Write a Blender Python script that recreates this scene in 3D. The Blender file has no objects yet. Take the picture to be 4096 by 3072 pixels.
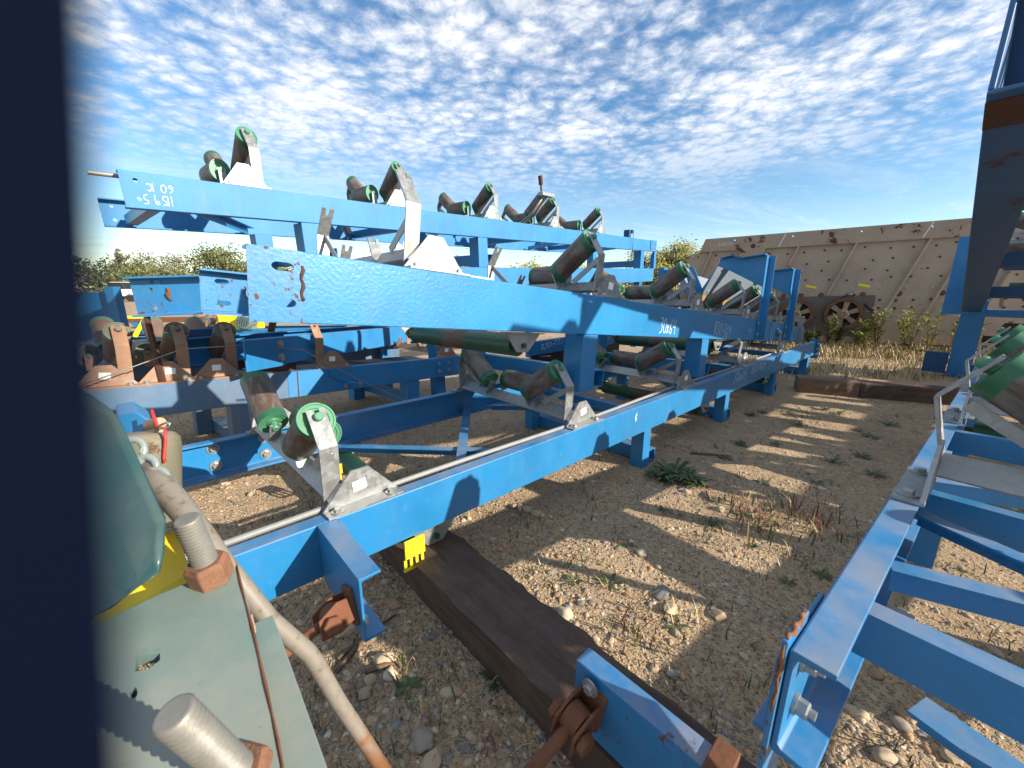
import bpy, bmesh, math, random
from mathutils import Vector, Matrix, noise
R = math.radians
scene = bpy.context.scene
rnd = random.Random(7)

# ------------------------------------------------------------------ camera, sky, sun, exposure
CAM_H, F_PX, PITCH = 1.3, 1600.0, math.atan(386 / 1600)
cam_d = bpy.data.cameras.new('camera'); cam = bpy.data.objects.new('camera', cam_d)
scene.collection.objects.link(cam); scene.camera = cam
cam.location = (0, 0, CAM_H); cam.rotation_euler = (math.pi / 2 - PITCH, 0, 0)
cam_d.sensor_width = 36; cam_d.lens = 36 * F_PX / 4096; cam_d.clip_start = 0.002; cam_d.clip_end = 2000
cam_d.dof.use_dof = True; cam_d.dof.focus_distance = 3.2; cam_d.dof.aperture_fstop = 10.0

SUN_AZ, SUN_EL = 115.0, 23.0            # azimuth clockwise from +Y
sun_d = bpy.data.lights.new('sun', 'SUN'); sun_d.energy = 4.9; sun_d.angle = R(0.53); sun_d.color = (1, .92, .78)
sun = bpy.data.objects.new('sun', sun_d); scene.collection.objects.link(sun)
sdir = Vector((math.sin(R(SUN_AZ)) * math.cos(R(SUN_EL)), math.cos(R(SUN_AZ)) * math.cos(R(SUN_EL)), math.sin(R(SUN_EL))))
sun.rotation_euler = sdir.to_track_quat('Z', 'Y').to_euler()

world = bpy.data.worlds.new('World'); scene.world = world; world.use_nodes = True
wn = world.node_tree; wn.nodes.clear()
def N(t, typ, **kw):
    n = t.nodes.new(typ)
    for k, v in kw.items():
        if k.startswith('i_'): n.inputs[k[2:].replace('_', ' ')].default_value = v
        else: setattr(n, k, v)
    return n
def build_sky():
    L = wn.links.new
    sky = N(wn, 'ShaderNodeTexSky', sky_type='NISHITA', sun_disc=False)
    sky.sun_elevation = R(SUN_EL); sky.sun_rotation = R(SUN_AZ); sky.altitude = 300
    sky.air_density = 1.0; sky.dust_density = .0; sky.ozone_density = 1.6
    geo = N(wn, 'ShaderNodeTexCoord')
    sep = N(wn, 'ShaderNodeSeparateXYZ'); L(geo.outputs['Generated'], sep.inputs[0])
    def M(op, a, b=None, c=None, clamp=False):
        m = N(wn, 'ShaderNodeMath', operation=op, use_clamp=clamp)
        for i, v in enumerate((a, b, c)):
            if v is None: continue
            if isinstance(v, (int, float)): m.inputs[i].default_value = v
            else: L(v, m.inputs[i])
        return m.outputs[0]
    z = M('MAXIMUM', sep.outputs['Z'], 0.0)
    k = M('DIVIDE', 1.0, M('ADD', z, .07))
    px, py = M('MULTIPLY', sep.outputs['X'], k), M('MULTIPLY', sep.outputs['Y'], k)
    pos = N(wn, 'ShaderNodeCombineXYZ'); L(px, pos.inputs[0]); L(py, pos.inputs[1])
    def noise_(scale, detail, rough, dist=0, src=None, w=0.0, dims='3D'):
        n = N(wn, 'ShaderNodeTexNoise', noise_dimensions=dims)
        n.inputs['Scale'].default_value = scale; n.inputs['Detail'].default_value = detail
        n.inputs['Roughness'].default_value = rough; n.inputs['Distortion'].default_value = dist
        L(src or pos.outputs[0], n.inputs['Vector']); return n.outputs['Fac']
    def ramp(v, lo, hi):
        m = N(wn, 'ShaderNodeMapRange', interpolation_type='SMOOTHSTEP')
        m.inputs['From Min'].default_value = lo; m.inputs['From Max'].default_value = hi
        L(v, m.inputs['Value']); return m.outputs[0]
    # small rounded cloudlets with ragged edges, thinned by broad gaps
    warp = N(wn, 'ShaderNodeVectorMath', operation='ADD')
    wnz = N(wn, 'ShaderNodeTexNoise'); wnz.inputs['Scale'].default_value = 4.0; wnz.inputs['Detail'].default_value = 3
    L(pos.outputs[0], wnz.inputs['Vector'])
    ws = N(wn, 'ShaderNodeVectorMath', operation='SCALE'); ws.inputs['Scale'].default_value = .12
    L(wnz.outputs['Color'], ws.inputs[0]); L(pos.outputs[0], warp.inputs[0]); L(ws.outputs[0], warp.inputs[1])
    vor = N(wn, 'ShaderNodeTexVoronoi', feature='SMOOTH_F1'); vor.inputs['Scale'].default_value = 11.5
    vor.inputs['Smoothness'].default_value = .35; vor.inputs['Randomness'].default_value = .95
    L(warp.outputs[0], vor.inputs['Vector'])
    cell = M('SUBTRACT', 1.0, M('MULTIPLY', vor.outputs['Distance'], 1.25))
    fine = noise_(30, 7, .66, .3, warp.outputs[0])
    mid = noise_(7, 5, .6, .4)
    broad = noise_(1.15, 4, .55, .2)
    dens = M('ADD', M('ADD', M('MULTIPLY', cell, .42), M('MULTIPLY', fine, .52)), M('ADD', M('MULTIPLY', mid, .40), M('MULTIPLY', broad, 1.55)))
    cover = ramp(dens, 1.02, 1.74)
    # wispy streaks low over the horizon
    st = N(wn, 'ShaderNodeVectorMath', operation='MULTIPLY'); st.inputs[1].default_value = (.33, 1.15, 1)
    rot = N(wn, 'ShaderNodeVectorRotate', rotation_type='Z_AXIS'); rot.inputs['Angle'].default_value = R(-28)
    L(pos.outputs[0], rot.inputs['Vector']); L(rot.outputs[0], st.inputs[0])
    wisp = ramp(noise_(1.7, 9, .66, .5, st.outputs[0]), .45, .74)
    low = ramp(z, .34, .10)
    high = ramp(z, .13, .36)
    c1 = M('MULTIPLY', cover, M('ADD', M('MULTIPLY', high, .95), .05))
    c2 = M('MULTIPLY', M('MULTIPLY', wisp, low), M('MULTIPLY', ramp(z, .015, .10), .65))
    cl = M('MAXIMUM', c1, c2)
    cl = M('MULTIPLY', cl, .96)
    bg1 = N(wn, 'ShaderNodeBackground'); hs = N(wn, 'ShaderNodeHueSaturation'); hs.inputs['Saturation'].default_value = 1.24; L(sky.outputs[0], hs.inputs['Color']); L(hs.outputs[0], bg1.inputs[0]); bg1.inputs['Strength'].default_value = SKY
    bg2 = N(wn, 'ShaderNodeBackground')
    shade = N(wn, 'ShaderNodeMix', data_type='RGBA'); L(ramp(M('ADD', fine, M('MULTIPLY', cover, .35)), .45, 1.0), shade.inputs['Factor'])
    shade.inputs['A'].default_value = (.74, .81, .92, 1); shade.inputs['B'].default_value = (1, 1, 1, 1)
    L(shade.outputs['Result'], bg2.inputs[0]); bg2.inputs['Strength'].default_value = CLOUD
    mx = N(wn, 'ShaderNodeMixShader'); L(cl, mx.inputs[0]); L(bg1.outputs[0], mx.inputs[1]); L(bg2.outputs[0], mx.inputs[2])
    out = N(wn, 'ShaderNodeOutputWorld'); L(mx.outputs[0], out.inputs[0])
SKY, CLOUD = .102, .62
build_sky()
vs = scene.view_settings
vs.view_transform = 'Standard'; vs.look = 'None'; vs.gamma = 1; vs.use_curve_mapping = False; vs.exposure = 0.92
scene.cycles.max_bounces = 6; scene.cycles.diffuse_bounces = 3; scene.cycles.glossy_bounces = 3

# ------------------------------------------------------------------ helpers
def at(x, y, d):
    """point of the place that the photograph shows at pixel x, y (4096 wide) at d metres of optical depth"""
    vx, vy = (x - 2048) / F_PX, (1536 - y) / F_PX
    cp, sp = math.cos(PITCH), math.sin(PITCH)
    return Vector((vx * d, (cp + vy * sp) * d, CAM_H + (vy * cp - sp) * d))
def on_z(x, y, z):
    p = at(x, y, 1); k = (z - CAM_H) / (p.z - CAM_H); return at(x, y, k)
def on_plane(x, y, P, n):
    o = Vector((0, 0, CAM_H)); r = at(x, y, 1) - o; return o + r * ((P - o).dot(n) / r.dot(n))

class MB:
    def __init__(s): s.v = []; s.f = []; s.m = []; s.s = []
    def add(s, vs_, fs, m=0, smooth=False):
        b = len(s.v); s.v += [tuple(p) for p in vs_]
        for f in fs: s.f.append([b + i for i in f]); s.m.append(m); s.s.append(smooth)
        return s
    def box(s, x0, x1, y0, y1, z0, z1, m=0):
        return s.add([(x0,y0,z0),(x1,y0,z0),(x1,y1,z0),(x0,y1,z0),(x0,y0,z1),(x1,y0,z1),(x1,y1,z1),(x0,y1,z1)],
            [(0,3,2,1),(4,5,6,7),(0,1,5,4),(1,2,6,5),(2,3,7,6),(3,0,4,7)], m)
    def prism(s, poly, ax, a0, a1, m=0):
        """polygon extruded along axis x (poly in y,z), y (x,z) or z (x,y)"""
        def p3(p, a): return (a, p[0], p[1]) if ax == 'x' else (p[0], a, p[1]) if ax == 'y' else (p[0], p[1], a)
        n = len(poly); area = sum(poly[i][0]*poly[(i+1)%n][1]-poly[(i+1)%n][0]*poly[i][1] for i in range(n))
        if (area < 0) != (ax == 'y'): poly = poly[::-1]
        V = [p3(p, a0) for p in poly] + [p3(p, a1) for p in poly]
        F = [tuple(range(n))[::-1], tuple(range(n, 2*n))] + [(i, (i+1) % n, n+(i+1) % n, n+i) for i in range(n)]
        if a1 < a0: F = [f[::-1] for f in F]
        return s.add(V, F, m)
    def slab(s, pts, vec, m=0):
        """3-D polygon thickened by vec"""
        n = len(pts); pts = [Vector(p) for p in pts]; vec = Vector(vec)
        V = pts + [p + vec for p in pts]
        nor = Vector((0,0,0))
        for i in range(n): nor += pts[i].cross(pts[(i+1) % n])
        F = [tuple(range(n))[::-1], tuple(range(n, 2*n))] + [(i, (i+1) % n, n+(i+1) % n, n+i) for i in range(n)]
        if nor.dot(vec) < 0: F = [f[::-1] for f in F]
        return s.add(V, F, m)
    def lathe(s, p0, p1, prof, seg=20, m=0, mats=None, smooth=True):
        """profile [(t along p0-p1, radius)], creases where t repeats"""
        p0, p1 = Vector(p0), Vector(p1); ax = (p1 - p0).normalized(); L = (p1 - p0).length
        e = ax.orthogonal().normalized(); g = ax.cross(e)
        for i in range(len(prof) - 1):
            (t0, r0), (t1, r1) = prof[i], prof[i+1]
            mm = mats[i] if mats else m
            V = []
            for t, r in ((t0, r0), (t1, r1)):
                for j in range(seg):
                    a = 2 * math.pi * j / seg
                    V.append(p0 + ax * (t * L) + (e * math.cos(a) + g * math.sin(a)) * r)
            s.add(V, [(j, (j+1) % seg, seg + (j+1) % seg, seg + j) for j in range(seg)], mm, smooth and abs(t1-t0) > 1e-6)
        return s
    def cyl(s, p0, p1, r, seg=16, m=0, r1=None):
        r1 = r if r1 is None else r1
        return s.lathe(p0, p1, [(0, 0), (0, r), (1, r1), (1, 0)], seg, m)
    def pipe(s, pts, r, seg=10, m=0, caps=True, closed=False):
        pts = [Vector(p) for p in pts]; n = len(pts); b = len(s.v); up = None
        rr = r if isinstance(r, (list, tuple)) else [r] * n
        for i, p in enumerate(pts):
            a = pts[i-1] if (i > 0 or closed) else p; c = pts[(i+1) % n] if (i < n-1 or closed) else p
            t = (c - a).normalized()
            if up is None: up = t.orthogonal().normalized()
            up = (up - t * up.dot(t)).normalized(); g = t.cross(up)
            s.v += [tuple(p + (up * math.cos(2*math.pi*j/seg) + g * math.sin(2*math.pi*j/seg)) * rr[i]) for j in range(seg)]
        for i in range(n if closed else n - 1):
            for j in range(seg):
                i2 = (i + 1) % n
                s.f.append([b+i*seg+j, b+i*seg+(j+1) % seg, b+i2*seg+(j+1) % seg, b+i2*seg+j]); s.m.append(m); s.s.append(True)
        if caps and not closed:
            s.f.append([b+j for j in range(seg)][::-1]); s.m.append(m); s.s.append(False)
            s.f.append([b+(n-1)*seg+j for j in range(seg)]); s.m.append(m); s.s.append(False)
        return s
    def hexa(s, p, nrm, r, h, m=0, seg=6):
        p, nrm = Vector(p), Vector(nrm).normalized(); return s.lathe(p, p + nrm*h, [(0, r), (.85, r), (1, r*.86), (1, 0)], seg, m, smooth=False)
    def mesh(s, name, mats):
        me = bpy.data.meshes.new(name); me.from_pydata(s.v, [], s.f)
        for mt in (mats if isinstance(mats, (list, tuple)) else [mats]): me.materials.append(mt)
        me.polygons.foreach_set('material_index', s.m); me.polygons.foreach_set('use_smooth', s.s); me.update(); return me
    def build(s, name, mats, parent=None, loc=None, bevel=0):
        return link(name, s.mesh(name, mats), parent, loc, bevel)
def link(name, me, parent=None, loc=None, bevel=0, rot=None):
    o = bpy.data.objects.new(name, me); scene.collection.objects.link(o)
    if parent: o.parent = parent
    if loc is not None: o.location = loc
    if rot is not None: o.rotation_euler = rot
    if bevel:
        b = o.modifiers.new('edge', 'BEVEL'); b.width = bevel; b.segments = 5 if bevel > .015 else 2; b.limit_method = 'ANGLE'; b.angle_limit = R(40)
    return o
def tag(o, label, cat, group=None, kind=None):
    if label: o['label'] = label
    if cat: o['category'] = cat
    if group: o['group'] = group
    if kind: o['kind'] = kind
    return o
def thing(name, label, cat, M_=None, group=None):
    o = bpy.data.objects.new(name, None); scene.collection.objects.link(o); o.empty_display_size = .1
    if M_ is not None: o.matrix_world = M_
    return tag(o, label, cat, group)
def frame(P, az, el, roll=0):
    a, e = R(az), R(el)
    u = Vector((math.sin(a)*math.cos(e), math.cos(a)*math.cos(e), math.sin(e))); l = Vector((-math.cos(a), math.sin(a), 0)); z = u.cross(l)
    m = Matrix((u, l, z)).transposed().to_4x4() @ Matrix.Rotation(R(roll), 4, 'X'); m.translation = Vector(P); return m
def cut(o, cutters):
    """real openings: subtract the cutter meshes from o"""
    for c in cutters:
        co = link('cutter', c.mesh('cutter', []))
        co.parent = o.parent
        md = o.modifiers.new('hole', 'BOOLEAN'); md.object = co; md.operation = 'DIFFERENCE'; md.solver = 'EXACT'
        bpy.context.view_layer.update()
        dg = bpy.context.evaluated_depsgraph_get()
        me = bpy.data.meshes.new_from_object(o.evaluated_get(dg)); o.modifiers.remove(md); o.data = me
        bpy.data.objects.remove(co)

# ------------------------------------------------------------------ materials
def mat(name):
    m = bpy.data.materials.new(name); m.use_nodes = True; t = m.node_tree
    return m, t, t.nodes['Principled BSDF'], t.links.new
def col(c): return (c[0], c[1], c[2], 1)
def nz(t, scale, detail=4, rough=.55, dist=0, vec=None, coord='Object'):
    n = t.nodes.new('ShaderNodeTexNoise'); n.inputs['Scale'].default_value = scale; n.inputs['Detail'].default_value = detail
    n.inputs['Roughness'].default_value = rough; n.inputs['Distortion'].default_value = dist
    if vec is None: vec = t.nodes.new('ShaderNodeTexCoord').outputs[coord]
    t.links.new(vec, n.inputs['Vector']); return n.outputs['Fac']
def mapr(t, v, a, b, c=0, d=1, smooth=True):
    m = t.nodes.new('ShaderNodeMapRange'); m.interpolation_type = 'SMOOTHSTEP' if smooth else 'LINEAR'
    m.inputs['From Min'].default_value = a; m.inputs['From Max'].default_value = b; m.inputs['To Min'].default_value = c; m.inputs['To Max'].default_value = d
    t.links.new(v, m.inputs['Value']); return m.outputs[0]
def mixc(t, f, a, b):
    m = t.nodes.new('ShaderNodeMix'); m.data_type = 'RGBA'
    for k, v in (('Factor', f), ('A', a), ('B', b)):
        if isinstance(v, (int, float)): m.inputs[k].default_value = v
        elif isinstance(v, tuple): m.inputs[k].default_value = col(v)
        else: t.links.new(v, m.inputs[k])
    return m.outputs['Result']
def mth(t, op, a, b=0.0):
    m = t.nodes.new('ShaderNodeMath'); m.operation = op
    for i, v in enumerate((a, b)):
        if isinstance(v, (int, float)): m.inputs[i].default_value = v
        else: t.links.new(v, m.inputs[i])
    return m.outputs[0]
def bump(t, bs, h, strength=.3, dist=.01):
    b = t.nodes.new('ShaderNodeBump'); b.inputs['Strength'].default_value = strength; b.inputs['Distance'].default_value = dist
    t.links.new(h, b.inputs['Height']); t.links.new(b.outputs[0], bs.inputs['Normal'])
RUST = ((.135, .055, .027), (.07, .028, .016))
def paint(name, c, rust=.0, dust=.12, rough=.38, peel=.0, spots=True, dustc=(.36, .27, .19), c2=None, rs=9):
    """enamel on steel: slow colour drift, road dust lying on upward faces, chips and rust"""
    m, t, b, L = mat(name)
    c2 = c2 or tuple(x * .82 for x in c)
    k = mixc(t, mapr(t, nz(t, 2.2, 5, .6), .35, .7), c, c2)
    wear = nz(t, 24, 6, .7)
    k = mixc(t, mth(t, 'MULTIPLY', mapr(t, wear, .55, .72), .28), k, tuple(min(1, x * 1.3 + .05) for x in c))
    g = t.nodes.new('ShaderNodeNewGeometry'); sp = t.nodes.new('ShaderNodeSeparateXYZ'); L(g.outputs['True Normal'], sp.inputs[0])
    up = mapr(t, sp.outputs['Z'], .35, .95)
    df = mth(t, 'MULTIPLY', mth(t, 'ADD', mth(t, 'MULTIPLY', up, 1.0), .10), mapr(t, nz(t, 5, 6, .65), .32, .72, 0, dust * 3))
    k = mixc(t, df, k, dustc)
    tcs = t.nodes.new('ShaderNodeTexCoord'); mps = t.nodes.new('ShaderNodeMapping'); mps.inputs['Scale'].default_value = (14, 14, 1.6); L(tcs.outputs['Object'], mps.inputs[0])
    k = mixc(t, mth(t, 'MULTIPLY', mapr(t, nz(t, 1.0, 6, .65, .2, mps.outputs[0]), .52, .78), dust * .8), k, dustc)       # rain-washed dirt runs
    k = mixc(t, mth(t, 'MULTIPLY', mapr(t, nz(t, 130, 3, .6), .66, .72), .35), k, tuple(x * .35 for x in c))                  # specks
    rg = mth(t, 'ADD', rough, mth(t, 'MULTIPLY', df, .5))
    if rust > 0:
        rn = nz(t, rs, 8, .68, .3)
        rf = mapr(t, rn, .74 - rust * .34, .79 - rust * .34)
        rc = mixc(t, nz(t, 40, 4), RUST[0], RUST[1])
        k = mixc(t, rf, k, rc); rg = mth(t, 'ADD', rg, mth(t, 'MULTIPLY', rf, .45))
    L(k, b.inputs['Base Color']); L(rg, b.inputs['Roughness'])
    h = nz(t, 70, 3, .5) if peel else nz(t, 30, 5, .6)
    bump(t, b, h, .25 + peel, .0012 if not peel else .0024)
    return m
def simple(name, c, rough=.5, metal=0, var=.15, sc=12, bmp=.15, dist=.003):
    m, t, b, L = mat(name)
    k = mixc(t, nz(t, sc, 5, .6), tuple(x * (1 - var) for x in c), tuple(min(1, x * (1 + var)) for x in c))
    L(k, b.inputs['Base Color']); b.inputs['Roughness'].default_value = rough; b.inputs['Metallic'].default_value = metal
    if bmp: bump(t, b, nz(t, sc * 4, 5, .6), bmp, dist)
    return m
BLUE = (.012, .180, .41)
blue = paint('blue_paint', BLUE, rust=.16, dust=.14)
blue_peel = paint('blue_paint_orange_peel', (.015, .205, .45), rust=.08, dust=.08, rough=.36, peel=.2)
blue_pale = paint('blue_paint_sun_faded', (.016, .195, .44), rust=.14, dust=.14, rough=.55)
blue_worn = paint('blue_paint_worn_end', (.020, .19, .42), rust=.50, dust=.18, peel=.1, rs=30)
blue_dusty = paint('blue_paint_dusty', (.085, .165, .27), rust=.22, dust=.42, dustc=(.33, .20, .12))
blue_dark = paint('blue_paint_dark', (.008, .065, .17), rust=.18, dust=.08, rough=.5)
def galv_m(name, c=(.32, .325, .325), tan=.0):
    m, t, b, L = mat(name)
    v = t.nodes.new('ShaderNodeTexVoronoi'); v.inputs['Scale'].default_value = 55
    L(t.nodes.new('ShaderNodeTexCoord').outputs['Object'], v.inputs['Vector'])
    s_ = t.nodes.new('ShaderNodeSeparateColor'); L(v.outputs['Color'], s_.inputs[0])
    f = mth(t, 'ADD', mth(t, 'MULTIPLY', s_.outputs[0], .45), mth(t, 'MULTIPLY', nz(t, 9, 5, .65), .7))
    k = mixc(t, f, tuple(x * .62 for x in c), tuple(x * 1.18 for x in c))
    k = mixc(t, mth(t, 'MULTIPLY', mapr(t, nz(t, 16, 6, .7), .6, .72), .5), k, (.32, .22, .14))
    if tan: k = mixc(t, mth(t, 'MULTIPLY', mapr(t, nz(t, 4, 5, .6), .2, .5), tan), k, (.30, .155, .085))
    L(k, b.inputs['Base Color']); b.inputs['Metallic'].default_value = .55 * (1 - tan); L(mapr(t, f, .2, 1, .36, .6), b.inputs['Roughness'])
    bump(t, b, nz(t, 45, 5, .6), .2, .002); return m
galv = galv_m('galvanised_steel'); galv_dusty = galv_m('galvanised_steel_caked_in_tan_dust', (.36, .30, .25), .9)
steel = simple('bolt_steel', (.38, .38, .37), .42, .7, .2, 30)
rust_m = simple('rusted_steel', (.15, .055, .024), .85, .0, .55, 18, .5, .004)
dark_rust = simple('dark_rusted_steel', (.075, .030, .017), .8, 0, .5, 14, .5, .004)
black = simple('black_steel', (.018, .018, .02), .55, 0, .3)
yellow = simple('yellow_paint', (.80, .62, .02), .42, 0, .06, 6, .08)
brass = simple('tan_fittings', (.38, .24, .13), .55, .2)
white_tag = simple('white_label', (.82, .82, .80), .6, 0, .08)
chalk = simple('chalk', (.85, .86, .86), .9, 0, .08, 60, 0)
red_m = simple('red_ribbon', (.65, .03, .03), .5, 0, .2)
def roller_m(name, steelc, rustc, rustf, cap=(.022, .115, .058), band=.044, half=.157):
    """painted ends, bare worn shell between them (x is the roller's own axis)"""
    m, t, b, L = mat(name)
    tc = t.nodes.new('ShaderNodeTexCoord'); sp = t.nodes.new('ShaderNodeSeparateXYZ'); L(tc.outputs['Object'], sp.inputs[0])
    ax = mth(t, 'ABSOLUTE', sp.outputs['X'])
    mp = t.nodes.new('ShaderNodeMapping'); mp.inputs['Scale'].default_value = (.35, 1, 1); L(tc.outputs['Object'], mp.inputs[0])
    obi = t.nodes.new('ShaderNodeObjectInfo'); ad = t.nodes.new('ShaderNodeVectorMath'); ad.operation = 'ADD'
    L(mp.outputs[0], ad.inputs[0]); L(obi.outputs['Location'], ad.inputs[1])
    streak = nz(t, 13, 7, .7, .4, ad.outputs[0]); fl = nz(t, 42, 5, .7, 0, ad.outputs[0])
    body = mixc(t, mapr(t, streak, .40, .62), steelc, rustc)
    body = mixc(t, mth(t, 'MULTIPLY', mapr(t, fl, .55, .7), .6), body, (.20, .085, .03))
    body = mixc(t, mth(t, 'MULTIPLY', mapr(t, nz(t, 7, 4, .6, 0, ad.outputs[0]), .5, .75), rustf), body, (.045, .03, .024))
    edge = mth(t, 'ADD', ax, mth(t, 'MULTIPLY', mth(t, 'SUBTRACT', nz(t, 15, 5, .7, .5, ad.outputs[0]), .5), .045))
    gf = mapr(t, edge, half - band, half - band + .008)
    gc = mixc(t, nz(t, 20, 5, .65, 0, ad.outputs[0]), tuple(x * .75 for x in cap), tuple(x * 1.25 for x in cap))
    k = mixc(t, gf, body, gc); L(k, b.inputs['Base Color'])
    L(mapr(t, gf, 0, 1, .62, .40), b.inputs['Roughness']); b.inputs['Metallic'].default_value = .12
    bump(t, b, fl, .35, .003); return m
roller_mat = roller_m('worn_roller_shell', (.165, .15, .14), (.085, .050, .035), .55)
roller_dusty = roller_m('dusty_roller_shell', (.20, .13, .10), (.17, .10, .07), .3, (.10, .17, .125))
roller_long = roller_m('long_return_roller_shell', (.12, .085, .065), (.085, .045, .027), .5, (.024, .075, .04), .34, .46)
cap_green = paint('green_roller_cap', (.065, .235, .125), rust=.30, dust=.05, rough=.42, rs=14)
cap_dusty = paint('dusty_roller_cap', (.13, .15, .10), rust=.35, dust=.2, rough=.6, dustc=(.30, .19, .12))

# ------------------------------------------------------------------ conveyor kit (local x along the frame, y across, z up; rail tops at z = 0)
RB, HL = .068, .157                                  # roller radius and half length
def roller_mesh(name, mats, half=HL, rb=RB, seg=28):
    b = MB(); P0, P1 = (-half, 0, 0), (half, 0, 0)
    b.lathe(P0, P1, [(0, rb), (.5, rb), (1, rb)], seg, 0)
    for s in (0, 1):
        k = (lambda t: t) if s else (lambda t: 1 - t); e = .016 / (2 * half)
        pr = [(k(1), rb), (k(1), rb*.90), (k(1-e*.22), rb*.88), (k(1-e*.22), rb*.70), (k(1-e*.45), rb*.66), (k(1-e*.45), rb*.42), (k(1-e*.1), rb*.38), (k(1-e*.1), 0)]
        pr = pr if s else pr[::-1]
        b.lathe(P0, P1, pr, seg, 1)
        sx = 1 if s else -1
        b.lathe((sx*half, 0, 0), (sx*(half+.040), 0, 0), [(0, .0175), (.85, .0175), (1, .014), (1, 0)], 10, 1)
    return b.mesh(name, mats)
roller_me = {k: roller_mesh('roller', m) for k, m in dict(worn=[roller_mat, cap_green], dusty=[roller_dusty, cap_dusty]).items()}
def axis_matrix(p, q):
    p, q = Vector(p), Vector(q); x = (q - p).normalized(); y = Vector((1, 0, 0)) if abs(x.x) < .9 else Vector((0, 1, 0))
    z = x.cross(y).normalized(); y = z.cross(x); m = Matrix((x, y, z)).transposed().to_4x4(); m.translation = (p + q) / 2; return m
def idler_mesh(name, m, ex=0.0):
    b = MB(); X = -.095
    ro = [(-.07+x, z) for x, z in ((0,.092),(.052,.040),(.046,.034),(0,.080),(-.046,.034),(-.052,.040))]
    b.prism(ro, 'y', -.556, .556)
    for sg in (-1, 1):
        y0, y1 = sorted((sg*.618, sg*.556))
        b.box(-.145, .145, y0, y1, .0015, .009)                                           # foot plate
        g0, g1 = sorted((sg*.566, sg*.557))
        b.prism([(-.145,.0095),(.145,.0095),(.035,.135),(-.035,.135)], 'y', g0, g1)         # gusset
        o = lambda a, z: Vector((0, sg*a, z))
        def plate(p, q, x0, x1, th, notch=0):
            d = (q - p); L_ = d.length; d.normalize(); nn = Vector((1,0,0)).cross(d) * th
            if notch:
                c, w = (x0+x1)/2, .0125
                pts = [(x0,0),(x1,0),(x1,L_),(c+w,L_),(c+w*.7,L_-notch),(c-w*.7,L_-notch),(c-w,L_),(x0,L_)]
            else: pts = [(x0,0),(x1,0),(x1,L_),(x0,L_)]
            b.slab([p + Vector((x,0,0)) + d*t for x, t in pts], nn)
        th = .008 * (1 if sg > 0 else -1)
        plate(o(.530+ex*.4,.030), o(.545+ex,.2395), X-.033, X+.033, th)                              # end bracket, lower leg
        plate(o(.545+ex,.240), o(.448+ex,.3635), X-.033, X+.033, th, .035)                       # end bracket, bent top
        plate(o(.215+ex,.055), o(.152+ex,.150), X-.026, X+.026, -th, .030)                       # inner bracket of the wing roller
        plate(o(.185,.060), o(.185,.160), .008, .056, -th, .024)                           # bracket of the centre roller
        plate(o(.33,.078), o(.545,.215), X+.006, X+.013, th*4)                             # stay
    return b.mesh(name, m)
idler_me = {k: idler_mesh('idler', m) for k, m in dict(worn=galv, dusty=galv_dusty).items()}; idler_me['wide'] = idler_mesh('idler', galv, .055); roller_me['wide'] = roller_me['worn']
bb = MB(); bb.lathe((0,0,0), (0,0,.0035), [(0,.022),(1,.022),(1,0)], 18); bb.hexa((0,0,.0035), (0,0,1), .0135, .011); bolt_me = bb.mesh('bolt', steel)
bb = MB(); bb.box(-.026,.026,-.0012,0,-.02,.02); sticker_me = bb.mesh('sticker', white_tag)
def idler(conv, x, W, inn=1, kind='worn', rollers='ncf', stick=True, rot=0.0, bolts=True, sc=1.0):
    o = link('idler', idler_me[kind], conv, (x, inn*W/2, 0), rot=(0, 0, rot + (math.pi if inn < 0 else 0)))
    o.scale = (1, W/1.24, sc)
    ends = dict(n=((-.19,.15),(-.452,.325)), f=((.19,.15),(.452,.325)), c=((-.165,.152),(.165,.152)))
    ex = .055 if kind == 'wide' else 0
    for r in rollers:
        (a, za), (c, zc) = ends[r]
        if r != 'c': a, c = (a-ex, c-ex) if a < 0 else (a+ex, c+ex)
        xx = .032 if r == 'c' else -.095
        ro = link('roller', roller_me[kind], o); ro.matrix_basis = axis_matrix((xx, a, za), (xx, c, zc))
        if r == 'c': ro.matrix_basis = ro.matrix_basis @ Matrix.Rotation(1.1, 4, 'X')
    if bolts:
        for sg in (-1, 1):
            for bx in (-.105, .105): link('bolt', bolt_me, o, (bx, sg*.592, .0095))
    if stick:
        s_ = link('sticker', sticker_me, o, (rnd.uniform(-.02,.02), -.5675 if abs(rot) < 1 else .5688, .072), rot=(0, rnd.uniform(-.15,.15), 0))
    return o
def channel(b, x0, x1, y, inn, D, m=0, fw=.062, t=.008, z=0.0):
    q = lambda a: y + inn*a
    b.prism([(q(0.003),z),(q(fw),z),(q(fw),z-.009),(q(t+.006),z-.012),(q(t),z-.018),(q(t),z-D+.018),(q(t+.006),z-D+.012),(q(fw),z-D+.009),(q(fw),z-D),(q(.003),z-D),(q(0),z-D+.003),(q(0),z-.003)], 'x', x0, x1, m)
def rails(conv, x0, x1, W, D, m, inn=1, fw=.062, near=True, far=True, bev=0):
    out = []
    if near: b = MB(); channel(b, x0, x1, 0, inn, D, 0, fw); out.append(b.build('side_rail', m, conv, bevel=bev))
    if far: b = MB(); channel(b, x0, x1, inn*W, -inn, D, 0, fw); out.append(b.build('side_rail', m, conv, bevel=bev))
    return out
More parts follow.
